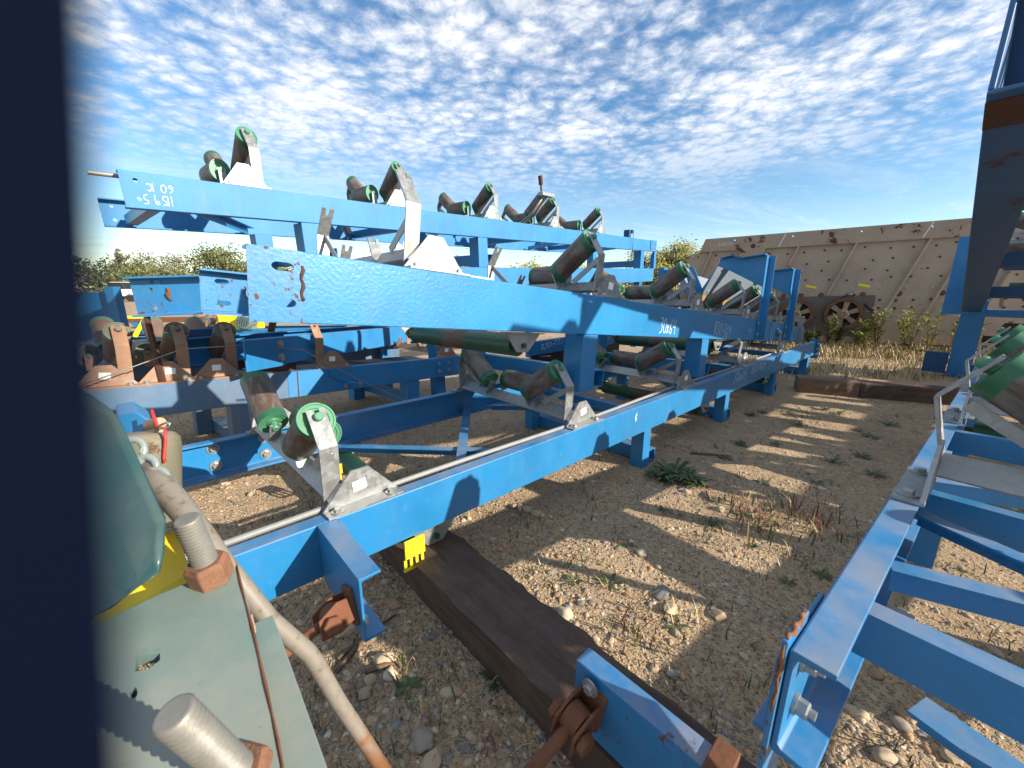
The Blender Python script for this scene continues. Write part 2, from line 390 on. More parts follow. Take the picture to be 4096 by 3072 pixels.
def legs(conv, xs, W, ztop, zbot, m, w=.10, inn=1, cross=True, far=True, csize=.1, cz=.02):
    for x in xs:
        zt, zb = (ztop, zbot)
        for y in ((0.004, inn*(W-.004)) if far else (0.004,)):
            yy = sorted((y, y + (inn*w if abs(y) < .1 else -inn*w)))
            MB().box(x, x+w, yy[0], yy[1], zb, zt-.0015).build('leg', m, conv, bevel=.004)
        if cross:
            b = MB(); k = .007; x0, x1 = x+w+.0015, x+w+csize; y0, y1 = sorted((inn*.012, inn*(W-.012))); z0 = zb+cz; z1 = z0+csize
            b.box(x0,x1,y0,y1,z0,z0+k); b.box(x0,x1,y0,y1,z1-k,z1); b.box(x0,x0+k,y0,y1,z0+k+.0003,z1-k-.0003); b.box(x1-k,x1,y0,y1,z0+k+.0003,z1-k-.0003)
            b.build('cross_tube', m, conv)
def angle_bar(conv, p, q, w=.055, t=.006, m=None, name='brace', flip=1):
    p, q = Vector(p), Vector(q); d = (q-p).normalized(); s = d.cross(Vector((0,0,1))).normalized()*flip; up = s.cross(d)*flip
    b = MB()
    for a, c in ((s*w, Vector((0,0,-t))),):
        b.slab([p, q, q+a, p+a], c)
    b.slab([p - Vector((0,0,t+.0005)), q - Vector((0,0,t+.0005)), q - Vector((0,0,w)), p - Vector((0,0,w))], s*t)
    return b.build(name, m or blue, conv)
def return_roller(conv, x, W, z, m=roller_long, inn=1, brk=None, R_=.062):
    b = MB(); h = W/2 - .09
    b.lathe((-h,0,0), (h,0,0), [(0,0),(0,R_),(1,R_),(1,0)], 24, 0); b.cyl((-h-.06,0,0), (-h,0,0), .014, 8, 0); b.cyl((h,0,0), (h+.06,0,0), .014, 8, 0)
    o = b.build('return_roller', m, conv); o.matrix_basis = axis_matrix((x, inn*.09, z), (x, inn*(W-.09), z))
    for y in (.05, W-.05):
        b = MB(); y0, y1 = sorted((inn*y-.004, inn*y+.004))
        b.prism([(x-.13,0),(x+.13,0),(x+.035,z-.03),(x-.035,z-.03)] if False else [(x-.13,brk[0]),(x+.13,brk[0]),(x+.04,z-.035),(x-.04,z-.035)], 'y', y0, y1)
        b.box(x-.13, x+.13, inn*y-.035, inn*y+.035, brk[0]-.006, brk[0]-.0005)
        b.build('drop_bracket', galv, conv)
    return o
GL = {'0':[[(.3,1),(.08,.8),(.05,.3),(.25,0),(.5,.2),(.55,.7),(.35,1)]], '1':[[(.3,1),(.28,0)]], '3':[[(.08,.92),(.35,1),(.45,.82),(.22,.56),(.42,.4),(.35,.08),(.0,.0)]],
 '4':[[(.1,.95),(.08,.5),(.45,.52)],[(.48,1),(.42,0)]], '6':[[(.4,1),(.12,.6),(.08,.15),(.3,0),(.45,.2),(.3,.42),(.1,.3)]], '7':[[(.03,.95),(.5,1),(.25,0)]],
 '8':[[(.3,.5),(.1,.75),(.25,1),(.45,.8),(.12,.3),(.25,0),(.48,.2),(.3,.5)]], '9':[[(.45,.8),(.2,.6),(.1,.85),(.35,1),(.45,.8),(.42,0)]], '5':[[(.45,1),(.12,.95),(.1,.6),(.38,.55),(.4,.15),(.05,.0)]],
 '2':[[(.05,.8),(.25,1),(.45,.75),(.05,.03),(.5,.05)]], 'x':[[(.05,.6),(.45,.05)],[(.42,.62),(.05,0)]], '-':[[(.05,.42),(.45,.45)]], 'C':[[(.5,.85),(.25,1),(.05,.5),(.25,.02),(.5,.12)]],
 'c':[[(.45,.7),(.2,.75),(.1,.4),(.25,.2),(.48,.28)],[(.3,1),(.27,0)]], 'S':[[(.45,.92),(.15,.95),(.15,.6),(.42,.45),(.35,.05),(.05,.05)]], ' ':[], '=':[[(0,.3),(1.3,.38)],[(0,.18),(1.3,.26)]],
 'l':[[(.2,1),(.22,0)]], 'b':[[(.1,1),(.1,.05),(.4,.05),(.42,.4),(.1,.45)]]}
def writing(rail, s, x, z, h, y, w=None, flip=False, slant=.12, r=.0026, mirror=1, tilt=0):
    """chalk marker strokes lying on the face of a rail (y just outside the web)"""
    b = MB(); w = w or h*.62; cx = 0; jr = random.Random(len(s)*7+int(x*100))
    for ch in s:
        for st in GL.get(ch, []):
            P = []
            for px_, pz in st:
                X = cx + (px_ + slant*pz)*w/.62; Z = (pz + jr.uniform(-.03,.03))*h
                if flip: X, Z = -X, -Z
                P.append((X, Z + X*tilt))
            P2 = []
            for i in range(len(P)-1):
                for k in range(4): P2.append((P[i][0]+(P[i+1][0]-P[i][0])*k/4, P[i][1]+(P[i+1][1]-P[i][1])*k/4))
            P2.append(P[-1])
            for i in range(len(P2)-1):
                (a, c), (d, e) = P2[i], P2[i+1]; l = math.hypot(d-a, e-c) or 1e-6; nx, nz_ = -(e-c)/l, (d-a)/l
                r0 = r*jr.uniform(.7,1.15)
                a_, c_, d_, e_ = a-(d-a)/l*r0*.5, c-(e-c)/l*r0*.5, d+(d-a)/l*r0*.5, e+(e-c)/l*r0*.5
                b.add([(x+a_+nx*r0, y, z+c_+nz_*r0),(x+a_-nx*r0, y, z+c_-nz_*r0),(x+d_-nx*r0, y, z+e_-nz_*r0),(x+d_+nx*r0, y, z+e_+nz_*r0)], [(0,1,2,3)])
        cx += w * (.5 if ch in ' l1-' else 1)
    return b.build('chalk_writing', chalk, rail)

# ------------------------------------------------------------------ ground
def smooth01(a, b, x): t = max(0, min(1, (x-a)/(b-a))); return t*t*(3-2*t)
def gz(x, y):
    r = math.hypot(x, y)
    return (noise.fractal(Vector((x*1.3, y*1.3, 3)), 1, 2, 4) * .012 + noise.fractal(Vector((x*6, y*6, 9)), 1, 2, 3) * .005) * (1 - smooth01(14, 30, r))
def build_ground():
    def axis(lo, hi, step, far):
        a = [lo + i*step for i in range(int((hi-lo)/step)+1)]; d = step
        l, h = [], []
        x = a[0]
        while x > -far: d *= 1.22; x -= d; l.append(x)
        d = step; x = a[-1]
        while x < far: d *= 1.22; x += d; h.append(x)
        return l[::-1] + a + h
    X, Y = axis(-3.2, 6.2, .045, 600), axis(.3, 8.2, .045, 900)
    V = [(x, y, gz(x, y)) for y in Y for x in X]; n = len(X)
    F = [(j*n+i, j*n+i+1, (j+1)*n+i+1, (j+1)*n+i) for j in range(len(Y)-1) for i in range(n-1)]
    m, t, b, L = mat('dry_gravelly_dirt')
    c = mixc(t, mapr(t, nz(t, 1.1, 6, .6), .35, .68), (.53, .355, .20), (.40, .26, .142))
    c = mixc(t, mapr(t, nz(t, 9, 7, .68), .42, .72), c, (.56, .395, .235))
    c = mixc(t, mapr(t, nz(t, 95, 4, .6), .56, .70), c, (.20, .145, .10))
    c = mixc(t, mapr(t, nz(t, 160, 3, .6), .60, .72), c, (.46, .39, .31))
    c = mixc(t, mth(t, 'MULTIPLY', mapr(t, nz(t, 5, 8, .7, .4), .60, .72), .55), c, (.075, .085, .03))
    tg = t.nodes.new('ShaderNodeTexCoord'); hs_ = []
    for sc_, th in ((46, .42), (95, .46)):                     # packed grains and small pebbles
        v = t.nodes.new('ShaderNodeTexVoronoi'); v.inputs['Scale'].default_value = sc_; L(tg.outputs['Object'], v.inputs['Vector'])
        s_ = t.nodes.new('ShaderNodeSeparateColor'); L(v.outputs['Color'], s_.inputs[0])
        gcol = mixc(t, s_.outputs[0], (.24,.165,.105), (.54,.42,.29)); gcol = mixc(t, mapr(t, s_.outputs[2], .82, .86), gcol, (.22,.21,.21))
        gm = mth(t, 'MULTIPLY', mapr(t, v.outputs['Distance'], th, th-.16), mapr(t, mth(t, 'ADD', s_.outputs[1], mth(t, 'MULTIPLY', nz(t, 3.0, 4, .6), .9)), .78, .86))
        c = mixc(t, mth(t, 'MULTIPLY', gm, .85), c, gcol); hs_.append(gm)
    L(c, b.inputs['Base Color']); b.inputs['Roughness'].default_value = .95
    h = mth(t, 'ADD', mth(t, 'MULTIPLY', nz(t, 38, 7, .7), 1.0), mth(t, 'MULTIPLY', nz(t, 150, 4, .7), .45))
    h = mth(t, 'ADD', h, mth(t, 'ADD', mth(t, 'MULTIPLY', hs_[0], .9), mth(t, 'MULTIPLY', hs_[1], .5)))
    bump(t, b, h, 1.0, .016)
    me = bpy.data.meshes.new('ground'); me.from_pydata(V, [], F); me.materials.append(m); me.polygons.foreach_set('use_smooth', [True]*len(F))
    g = link('ground', me); g['kind'] = 'structure'; return g
ground = build_ground()

# ------------------------------------------------------------------ front stack, bottom conveyor
WA, DA = 1.24, .207
MA = frame((.9127, 2.678, .50), 47.6, 0)
convA = thing('conveyor', 'long blue conveyor frame at ground level, under the big glossy blue beam', 'conveyor', MA)
ra = rails(convA, -2.95, 5.06, WA, DA, blue, bev=.0015)
writing(ra[0], '30x64', 1.72, -.115, .098, -.0012, w=.068)
writing(ra[0], '830-769', 2.20, -.100, .085, -.0012, w=.072)
writing(ra[0], 'c', -.10, -.10, .062, -.0012, r=.0025)
for x in (-1.985, -.61, .765, 2.14, 3.515): idler(convA, x, WA, rot={-1.985:.035}.get(x, 0))
legs(convA, (.06, 1.58, 3.12, 4.72), WA, -DA, -.51, blue)
MB().pipe([(x, .086 + .006*math.sin(x*2.1), .004+.004*math.sin(x*3)) for x in [i*.3-2.95 for i in range(23)]], .0115, 10).build('conduit', simple('grey_conduit', (.24,.24,.235), .6, .15, .25), convA)
# plates between rails at the near end and the far end
for x in (5.062,): 
    b = MB(); b.box(x, x+.012, -.05, .075, -.26, .03); b.build('end_plate', blue, convA, bevel=.002)
    for zz in (-.03,-.11,-.19): link('bolt', bolt_me, convA, (x-.001, -.03, zz), rot=(0, -math.pi/2, 0))
angle_bar(convA, (-1.72, 1.18, -.165), (-.66, .06, -.165)); angle_bar(convA, (-1.50, .06, -.150), (-.62, 1.18, -.150), flip=-1)
angle_bar(convA, (-.40, 1.18, -.165), (.75, .06, -.165)); angle_bar(convA, (1.0, .06, -.165), (2.1, 1.18, -.165))
for x in (.20, 2.62, 4.2): MB().box(x, x+.075, .063, WA-.063, -.185, -.115).build('cross_member', blue, convA)
return_roller(convA, -1.66, WA, -.285, brk=(-.21,)); return_roller(convA, 1.22, WA, -.285, brk=(-.21,)); return_roller(convA, 3.0, WA, -.285, brk=(-.21,))
for y, sg, dz in ((-.012, -1, 0), (.93, -1, .02)):                          # yellow slotted return hangers
    b = MB(); x = -1.80
    b.box(x-.04, x+.05, y-.005, y+.005, -.288+dz, -.209); b.box(x-.052, x+.040, y+sg*.006-.0035, y+sg*.006+.0035, -.340+dz, -.330+dz)
    for i in range(4): b.box(x-.050+i*.026, x-.038+i*.026, y+sg*.006-.003, y+sg*.006+.003, -.3295+dz, -.2885+dz)
    b.build('yellow_hanger', yellow, convA)
# outrigger channel at the near end, with its rusted clevis and tie rod
def outrigger(conv, x, y0, y1, D, z=0, m=blue):
    b = MB(); q = lambda a: x + a
    b.prism([(q(0),z),(q(.066),z),(q(.066),z-.008),(q(.012),z-.011),(q(.008),z-.016),(q(.008),z-D+.016),(q(.012),z-D+.011),(q(.066),z-D+.008),(q(.066),z-D),(q(0),z-D)], 'y', y0, y1)
    return b.build('outrigger', m, conv, bevel=.0015)
def clevis(conv, P, ax, drop, m=rust_m, name='clevis'):
    """forked rusted lug bolted to the plate at P, its rod running off along ax"""
    P, ax = Vector(P), Vector(ax).normalized(); s = Vector(drop).normalized(); n = ax.cross(s).normalized()
    b = MB()
    for k in (-1, 1):
        pts = []
        for i in range(9):
            a = math.pi/2 + math.pi*i/8; pts.append(P + s*(math.cos(a)*.030) + n*0 + ax*0 + s*0 + (n*0))
        o = n*(.030*k) - n*.004
        b.slab([P+o-s*.03-ax*.004, P+o+s*.03-ax*.004, P+o+s*.045+ax*.05, P+o+s*.028+ax*.105, P+o-s*.028+ax*.105, P+o-s*.042+ax*.05], n*.008)
    b.slab([P-s*.055-n*.036, P+s*.055-n*.036, P+s*.055+n*.036, P-s*.055+n*.036], ax*.010)
    b.cyl(P+ax*.075-n*.055, P+ax*.075+n*.055, .017, 12); b.hexa(P+ax*.075+n*.038, n, .026, .018); b.hexa(P+ax*.075-n*.038, -n, .026, .018)
    b.lathe(P+ax*.055-n*.022, P+ax*.055+n*.022, [(0,0),(0,.036),(1,.036),(1,0)], 14)
    o = b.build(name, m, conv, bevel=.002)
    MB().cyl(P+ax*.085, P+ax*.62, .0145, 14).build('tie_rod', m, o)
    return o
outrigger(convA, -2.149, -.36, -.0015, .215, 0)
MB().prism([(-.001,-.004),(-.10,-.004),(-.10,-.05),(-.001,-.135)], 'x', -2.082, -2.074).build('gusset', blue, convA)
clevis(convA, (-2.151, -.285, -.125), (-1, -.10, -.16), (0, .35, 1))
link('bolt', bolt_me, convA, (-2.139, -.33, -.165), rot=(0, math.pi/2, 0))
b = MB(); b.box(-2.62, -2.40, -.006, -.0012, -.195, -.03); b.build('doubler_plate', blue, convA, bevel=.002)
for x, z in ((-2.86,-.05),(-2.86,-.15),(-2.62,-.05),(-2.62,-.15),(-2.45,-.06),(-2.45,-.16)):
    link('bolt', bolt_me, convA, (x+.55, WA-.0085, z), rot=(math.pi/2, 0, 0)).scale = (1.35, 1.35, 1.35)

# ------------------------------------------------------------------ front stack, upper conveyor
WB, DB = 1.24, .232
MBm = frame((-.795, 1.262, 1.429), 47.4, -5.7, -1.6)
convB = thing('conveyor', 'big glossy blue conveyor with rusty slotted beam end, stacked on the front lower conveyor', 'conveyor', MBm)
b = MB(); channel(b, 0, 7.05, 0, 1, DB, 0, .068); r0 = b.build('side_rail', [blue_peel], convB)
slot = lambda x, z, y0, y1: MB().prism([(x+.020*math.cos(a)+(.012 if math.cos(a) > 0 else -.012), z+.0135*math.sin(a)) for a in [2*math.pi*(i+.5)/20 for i in range(20)]], 'y', y0, y1)
cut(r0, [slot(.095, -.055, -.05, .05), slot(.100, -.168, -.05, .05)])
b = MB(); b.box(-.001, .150, -.0035, -.0006, -.2315, -.001); wp = b.build('worn_end_plate', blue_worn, r0); 
cut(wp, [slot(.095, -.055, -.05, .05), slot(.100, -.168, -.05, .05)])
b = MB(); b.pipe([(.151+.004*math.sin(i*1.7), -.003, -.045-.014*i) for i in range(9)], [.004+.003*abs(math.sin(i*2.2)) for i in range(9)], 7).build('weld_scar', dark_rust, r0)
b = MB(); channel(b, 0, 7.05, WB, -1, DB, 0, .068); r1 = b.build('side_rail', [blue_pale], convB)
cut(r1, [slot(.095, -.055, WB-.05, WB+.05), slot(.100, -.168, WB-.05, WB+.05)])
b = MB(); b.box(-.001, .145, WB-.0115, WB-.0085, -.212, -.02); wp2 = b.build('worn_end_plate', blue_worn, r1); cut(wp2, [slot(.095, -.055, WB-.05, WB+.05), slot(.100, -.168, WB-.05, WB+.05)])
MB().box(.235, .243, WB-.068, WB-.009, -.222, -.010).build('stiffener', blue, r1)
b = MB(); b.pipe([(.20+.003*math.sin(i*1.7), WB-.0095, -.07-.012*i) for i in range(6)], .004, 6).build('weld_scar', dark_rust, r1)
writing(r0, '30x64', 2.60, -.20, .115, -.0012, w=.052, tilt=-.04)
writing(r0, '830-769', 3.63, -.185, .125, -.0012, w=.066, tilt=-.10)
writing(r0, 'c', 4.62, -.15, .05, -.0012, r=.0022)
for x, rl in ((.69, ''), (2.0, 'nc'), (3.36, 'ncf'), (4.66, 'ncf'), (5.30, 'ncf'), (5.95, 'nc')): idler(convB, x, WB, rollers=rl, sc=1.12)
legs(convB, (1.69, 3.42), WB, -DB, -.585, blue, w=.145, csize=.11, cz=.02)
for x in (.9, 2.3, 4.0, 5.5): MB().box(x, x+.07, .07, WB-.07, -.20, -.13).build('cross_member', blue, convB)
return_roller(convB, 1.23, WB, -.305, brk=(-.236,)); return_roller(convB, 3.9, WB, -.305, brk=(-.236,))
MB().pipe([(x, .09, .012) for x in (.9, 1.02)], .007, 8).build('rod_end', white_tag, convB)
# loading skirt: uprights, hood plates and rubber
for x in (4.82, 5.95):
    b = MB(); b.prism([(x,-.012),(x+.085,-.012),(x+.085,-.0045),(x+.010,-.0045),(x+.010,-.0018),(x,-.0018)] and [(x,-.0035),(x+.09,-.0035),(x+.09,-.075),(x+.082,-.075),(x+.082,-.0115),(x,-.0115)], 'z', -.215, .70)
    b.build('upright', blue, convB, bevel=.002)
    for zz in (-.16, -.04): link('bolt', bolt_me, convB, (x+.03, -.0115, zz), rot=(math.pi/2, 0, 0))
    b = MB(); b.prism([(0,.695),(.24,.675),(.34,.71),(.46,.69),(.66,.34),(.60,.30),(.37,.56),(0,.36)], 'x', x+.01, x+.018); b.build('hood_web', blue, convB)
    b = MB(); b.prism([(0,.697),(.24,.677),(.34,.712),(.46,.692),(.46,.704),(.34,.724),(.24,.689),(0,.709)], 'x', x-.04, x+.06); b.build('hood_flange', blue, convB)
    b = MB(); b.prism([(WB,.62),(WB-.24,.60),(WB-.34,.64),(WB-.46,.62),(WB-.62,.30),(WB-.57,.27),(WB-.37,.50),(WB,.30)], 'x', x+.01, x+.018); b.build('hood_web', blue_pale, convB)
    b = MB(); b.box(x, x+.09, WB-.08, WB-.002, -.215, .64).build('upright', blue, convB)
sk = simple('dusty_skirt_plate', (.20, .24, .29), .5, .2, .25, 5); tan_m = simple('tan_rubber_skirt', (.34, .20, .09), .7, 0, .15, 9)
for sg, yy in ((1, .50), (-1, WB-.50)):
    b = MB(); b.slab([(4.5, yy, .26), (6.3, yy, .26), (6.3, yy-sg*.13, .56), (4.5, yy-sg*.13, .56)], (0, .008, .004)); b.build('skirt_plate', sk, convB)
    b = MB(); b.slab([(4.45, yy+sg*.03, .19), (6.35, yy+sg*.03, .19), (6.35, yy, .27), (4.45, yy, .27)], (0, .012, .004)); b.build('skirt_rubber', tan_m, convB)
    for i in range(6): link('clamp_bolt', bolt_me, convB, (4.6+i*.3, yy-sg*.012, .30), rot=(sg*math.pi/2*.8, 0, 0))
b = MB(); b.box(6.45,6.72,.02,.10,-.01,.045); b.build('take_up_slide', simple('bare_steel_bar', (.55,.46,.38), .5, .3), convB, bevel=.003)
b = MB(); b.box(6.36,6.45,-.02,.11,-.05,.10); b.box(6.73,6.75,-.04,.13,-.22,.14); tk = b.build('take_up_bracket', galv, convB, bevel=.002)
b = MB(); b.hexa((6.40,-.02,.02),(0,-1,0),.034,.03); b.hexa((6.75,.04,.10),(1,0,0),.02,.02); b.hexa((6.75,.04,-.14),(1,0,0),.02,.02); b.build('nut', rust_m, tk)
for x in (5.35, 5.80, 6.55, 6.95): MB().box(x, x+.014, -.0045, -.0008, -.2318, -.001).build('splice_plate', blue_pale, convB)

# ------------------------------------------------------------------ rear stack, top conveyor
WC, DC = 1.2, .207
MC = frame((-2.294, 2.55, 1.969), 40.9, 1.8)
convC = thing('conveyor', 'topmost blue conveyor against the sky with upside-down chalk marks on its near beam end', 'conveyor', MC)
rc = rails(convC, 0, 8.0, WC, DC, blue_pale)
cut(rc[0], [MB().cyl((.07,-.03,z), (.07,.03,z), .013, 14) for z in (-.05,-.15)]); cut(rc[1], [MB().cyl((.07,WC-.03,z), (.07,WC+.03,z), .013, 14) for z in (-.05,-.15)])
writing(rc[0], '60 1C', .245, -.058, .045, -.0012, w=.034, flip=True, slant=0, r=.0017)
writing(rc[0], '11S9 5', .240, -.122, .056, -.0012, w=.036, flip=True, slant=0, r=.0017)
MB().cyl((-.12, .085, -.022), (1.6, .085, -.022), .013, 12).build('conduit', simple('weathered_conduit', (.36,.34,.31), .55, .4, .25), convC)
for x in (.68, 1.95, 3.22, 4.5, 5.8): idler(convC, x, WC, rot=math.pi, sc=1.16)
legs(convC, (1.0, 2.92, 7.30), WC, -DC, -.535, blue_pale, w=.15, csize=.12, cz=.03)
for x in (.35, 1.35, 2.4, 4.6, 6.4): angle_bar(convC, (x, .07, -.15), (x+.62, WC-.07, -.15), .06, m=blue)
for x in (.12, 2.0, 3.9, 5.8): MB().box(x, x+.07, .07, WC-.07, -.19, -.12).build('cross_member', blue, convC)
# tracking idler with swivel arm, between two plain idlers
b = MB()
for dx in (0, .075): b.pipe([(4.05+dx, .75, .03), (4.05+dx, .30, .06), (4.06+dx, .12, .16), (4.10+dx, -.04, .36)], .016, 8)
b.box(4.0, 4.26, -.10, -.03, .35, .39); tr = b.build('tracking_arm', galv, convC); 
b = MB(); b.cyl((4.02,-.06,.40), (4.00,-.07,.47), .012, 8); b.lathe((4.0,-.07,.47), (3.97,-.08,.57), [(0,0),(0,.028),(1,.028),(1,0)], 12); b.build('guide_roller', dark_rust, tr)
ro = link('roller', roller_me['worn'], tr); ro.matrix_basis = axis_matrix((4.12, .24, .16), (4.14, .02, .36))
b = MB(); b.box(6.72,6.80,-.004,.10,.002,.13); b.box(6.80,6.86,-.03,.0,.07,.13); b.pipe([(6.83,-.03,.07),(6.84,-.035,-.1),(6.82,-.03,-.3)], .004, 6); b.build('switch_box', blue_dark, convC)
b = MB(); b.box(7.7, 7.99, -.012, -.0012, -.206, .002); b.build('splice_plate', blue_pale, convC)
for x in (7.78,7.92):
    for z in (-.06,-.15): link('bolt', bolt_me, convC, (x, -.012, z), rot=(math.pi/2,0,0))

convD = thing('conveyor', 'pale blue conveyor frame carrying the topmost conveyor on its short posts', 'conveyor', frame((-2.294, 2.55, 1.969), 40.9, 1.8) @ Matrix.Translation((0,0,-.5365)))
rails(convD, 1.05, 7.95, WC, .255, blue_pale)
legs(convD, (2.2, 5.2, 7.3), WC, -.255, -1.55, blue, w=.12, cross=False)
for x in (1.2, 3.2, 5.2, 7.2): MB().box(x, x+.08, .07, WC-.07, -.21, -.12).build('cross_member', blue, convD)
b = MB(); b.prism([(.01,.0015),(.09,.0015),(.09,.26),(.01,.36)], 'x', 7.96, 8.06); b.build('end_post', blue_pale, convD)

# ------------------------------------------------------------------ rear stack, lower conveyors
WE, DE = 1.22, .205
ME = frame((-1.963, 2.795, .677), 40.6, -3.3)
convE = thing('conveyor', 'dust-caked lower conveyor behind, with three tan roller idlers set close together', 'conveyor', ME)
b = MB(); channel(b, -1.0, .33, 0, 1, DE); b.build('side_rail', blue_dusty, convE)
b = MB(); channel(b, .332, 2.16, 0, 1, DE); b.build('side_rail', blue_pale, convE)
b = MB(); channel(b, -1.0, 2.16, WE, -1, DE); b.build('side_rail', blue_dusty, convE)
for x in (-.66, -.375, -.10): idler(convE, x, WE, kind='dusty', rot=math.pi)
idler(convE, .72, WE, kind='dusty', rollers=''); idler(convE, 1.98, WE, kind='dusty', rollers='')
legs(convE, (-.06,), WE, -DE, -.69, blue_dusty, w=.12, csize=.1); legs(convE, (1.44,), WE, -DE, -.60, blue_pale, w=.14, csize=.1, cz=.1)
b = MB(); b.prism([(.66,-.004),(.98,-.004),(.98,-.08),(.86,-.13),(.78,-.13),(.66,-.06)], 'y', -.009, -.001); b.prism([(.80,-.13),(.86,-.13),(.86,-.145),(.80,-.145)], 'y', -.09, -.001); b.build('cable_bracket', blue_pale, convE)
for x in (.80,.93): link('bolt', bolt_me, convE, (x, -.001, -.165), rot=(math.pi/2,0,0))
b = MB(); b.box(1.78, 2.02, -.004, -.0008, -.175, -.03); b.build('splice_plate', blue, convE)
for x in (1.83,1.96):
    for z in (-.06,-.14): link('bolt', bolt_me, convE, (x, -.004, z), rot=(math.pi/2,0,0))
MB().box(.40, .408, -.003, -.0006, -.204, -.001).build('seam', dark_rust, convE)
MB().box(-.9, 2.1, .33, .90, -.10, -.09).build('belt_pan', black, convE)
MB().pipe([convE.matrix_world @ Vector(p) for p in ((-1.0,-.06,-.04),(-.62,-.05,.10),(-.30,-.03,.22),(.1,-.02,.23),(.45,-.02,.17),(.86,-.06,-.10),(1.2,-.2,-.30),(1.5,-.3,-.52))], .0035, 6).build('pull_cable', simple('grey_cable', (.25,.24,.22), .5, .4))
tag(bpy.data.objects['pull_cable'], 'thin grey pull cable strung past the tan idlers and hanging to the ground', 'cable')

convF = thing('conveyor_section', 'short pale blue beam with bolted end plates lying across the dusty conveyor', 'conveyor', frame((-1.749, 3.014, .935), 11, -3))
rails(convF, -.30, 3.2, .55, .205, blue_pale)
b = MB(); b.box(-.34, .02, -.012, -.001, -.215, .0); b.build('end_plate', blue, convF, bevel=.004)
for x, z in ((-.02,-.05),(-.02,-.15)): link('bolt', bolt_me, convF, (x, -.012, z), rot=(math.pi/2,0,0)).scale = (1.5,1.5,1.5)
b = MB(); b.box(-.36, .10, .552, .565, -.22, .06); b.build('end_plate', blue_dark, convF, bevel=.01)
for x in (.4, 1.5, 2.6): MB().box(x, x+.07, .063, .487, -.18, -.11).build('cross_member', blue, convF)
for x in (.1, 2.9): MB().box(x, x+.1, .05, .50, -.285, -.2055).build('bearer', dark_rust, convF)

convG = thing('conveyor_section', 'short blue channel with scraped rusty end, behind the big beam end', 'conveyor', frame((-2.33, 2.47, 1.36), 78, 2.2))
b = MB(); channel(b, 0, 1.15, .07, -1, .238, 0, .07); g0 = b.build('side_rail', blue_pale, convG)
cut(g0, [MB().cyl((.10,0,z), (.10,.1,z), .012, 12) for z in (-.075,-.19)])
b = MB(); b.box(-.001, .16, .0585, .0615, -.222, -.02); gw = b.build('worn_end_plate', blue_worn, g0); cut(gw, [MB().cyl((.10,0,z), (.10,.1,z), .012, 12) for z in (-.075,-.19)])
MB().pipe([(.19+.008*math.sin(i*2), .0605, -.07-.02*i) for i in range(5)], [.008,.012,.014,.011,.006], 7).build('weld_scar', rust_m, g0)
b = MB(); channel(b, 0, 1.15, .70, 1, .238, 0, .07); b.build('side_rail', blue_pale, convG)
for x in (.5, 1.0): MB().box(x, x+.07, .075, .695, -.2, -.12).build('cross_member', blue, convG)
MB().box(.05, .072, .012, .04, -.66, -.2395).build('leg', dark_rust, convG)

h1 = thing('conveyor_beam', 'dark blue channel with clipped end chalked 830, under the front stack', 'beam', frame(at(2106, 1372, 4.7), 52, 1.5))
b = MB(); channel(b, .06, .78, 0, 1, .165, 0, .06); w1 = b.build('side_rail', blue, h1)
b = MB(); b.prism([(0,-.045),(.0598,0),(.0598,-.165),(0,-.12)], 'y', 0, .008); b.build('clipped_end', blue, h1)
writing(w1, '830-771', .22, -.11, .07, -.0015, w=.06, tilt=.1); MB().box(.1, .7, .02, .05, -1.0, -.1665).build('bearer', black, h1)
h2 = thing('conveyor_beam', 'bright blue channel chalked 30x80, glimpsed between the two front stack legs', 'beam', frame(at(2380, 1353, 5.4), 33, 2.5))
b = MB(); channel(b, -.1, 1.4, 0, 1, .185, 0, .06); w2 = b.build('side_rail', blue_pale, h2); writing(w2, '30x80', .22, -.125, .085, -.0015, w=.07, tilt=.1)
MB().box(.2, 1.1, .02, .06, -.62, -.187).build('bearer', black, h2); b = MB(); b.prism([(.72,-.01),(.92,-.01),(.90,-.07),(.82,-.10),(.74,-.07)], 'y', -.03, -.002); b.build('drop_bracket', galv_dusty, h2)

# ------------------------------------------------------------------ right-hand conveyor
KID = (.87, 1.95, 2.9)
WK, DK = 1.24, .185
MK = frame(Vector((0, 0, CAM_H)) + Vector((.57, .67, -.72))*.7, 51, -1.4)
convK = thing('conveyor', 'blue conveyor at the right with wide flange, grey idler brackets and green-ended rollers', 'conveyor', MK)
kh = MK.translation.z
b = MB(); channel(b, 0, 4.6, 0, -1, DK, 0, .055, .008); b.build('side_rail', blue, convK, bevel=.0015)
b = MB(); channel(b, 0, 4.6, -WK, 1, DK, 0, .055, .008); b.build('side_rail', blue, convK, bevel=.0015)
for x in KID: idler(convK, x, WK, inn=-1, kind='wide')
def cross_ch(conv, x, D, y0, y1, zt, m=blue, w=.045):
    b = MB(); b.prism([(x,zt),(x+w,zt),(x+w,zt-.006),(x+.006,zt-.008),(x+.006,zt-D+.008),(x+w,zt-D+.006),(x+w,zt-D),(x,zt-D)], 'y', y0, y1); return b.build('cross_member', m, conv)
for x in (.225, .93, 1.8, 2.9): cross_ch(convK, x, .085, -WK+.009, -.0095, -.03)
angle_bar(convK, (.44,-.056,-.045), (.90,-WK+.06,-.045), .045, m=blue, flip=-1); angle_bar(convK, (.86,-.056,-.055), (.29,-WK+.06,-.055), .045, m=blue)
angle_bar(convK, (1.10,-.056,-.045), (1.74,-WK+.06,-.045), .045, m=blue, flip=-1)
angle_bar(convK, (.29,-.14,-.170), (.12,-.75,-.170), .06, m=blue_pale)
return_roller(convK, 1.55, WK, -.28, inn=-1, brk=(-.187,)); return_roller(convK, 3.1, WK, -.28, inn=-1, brk=(-.187,))
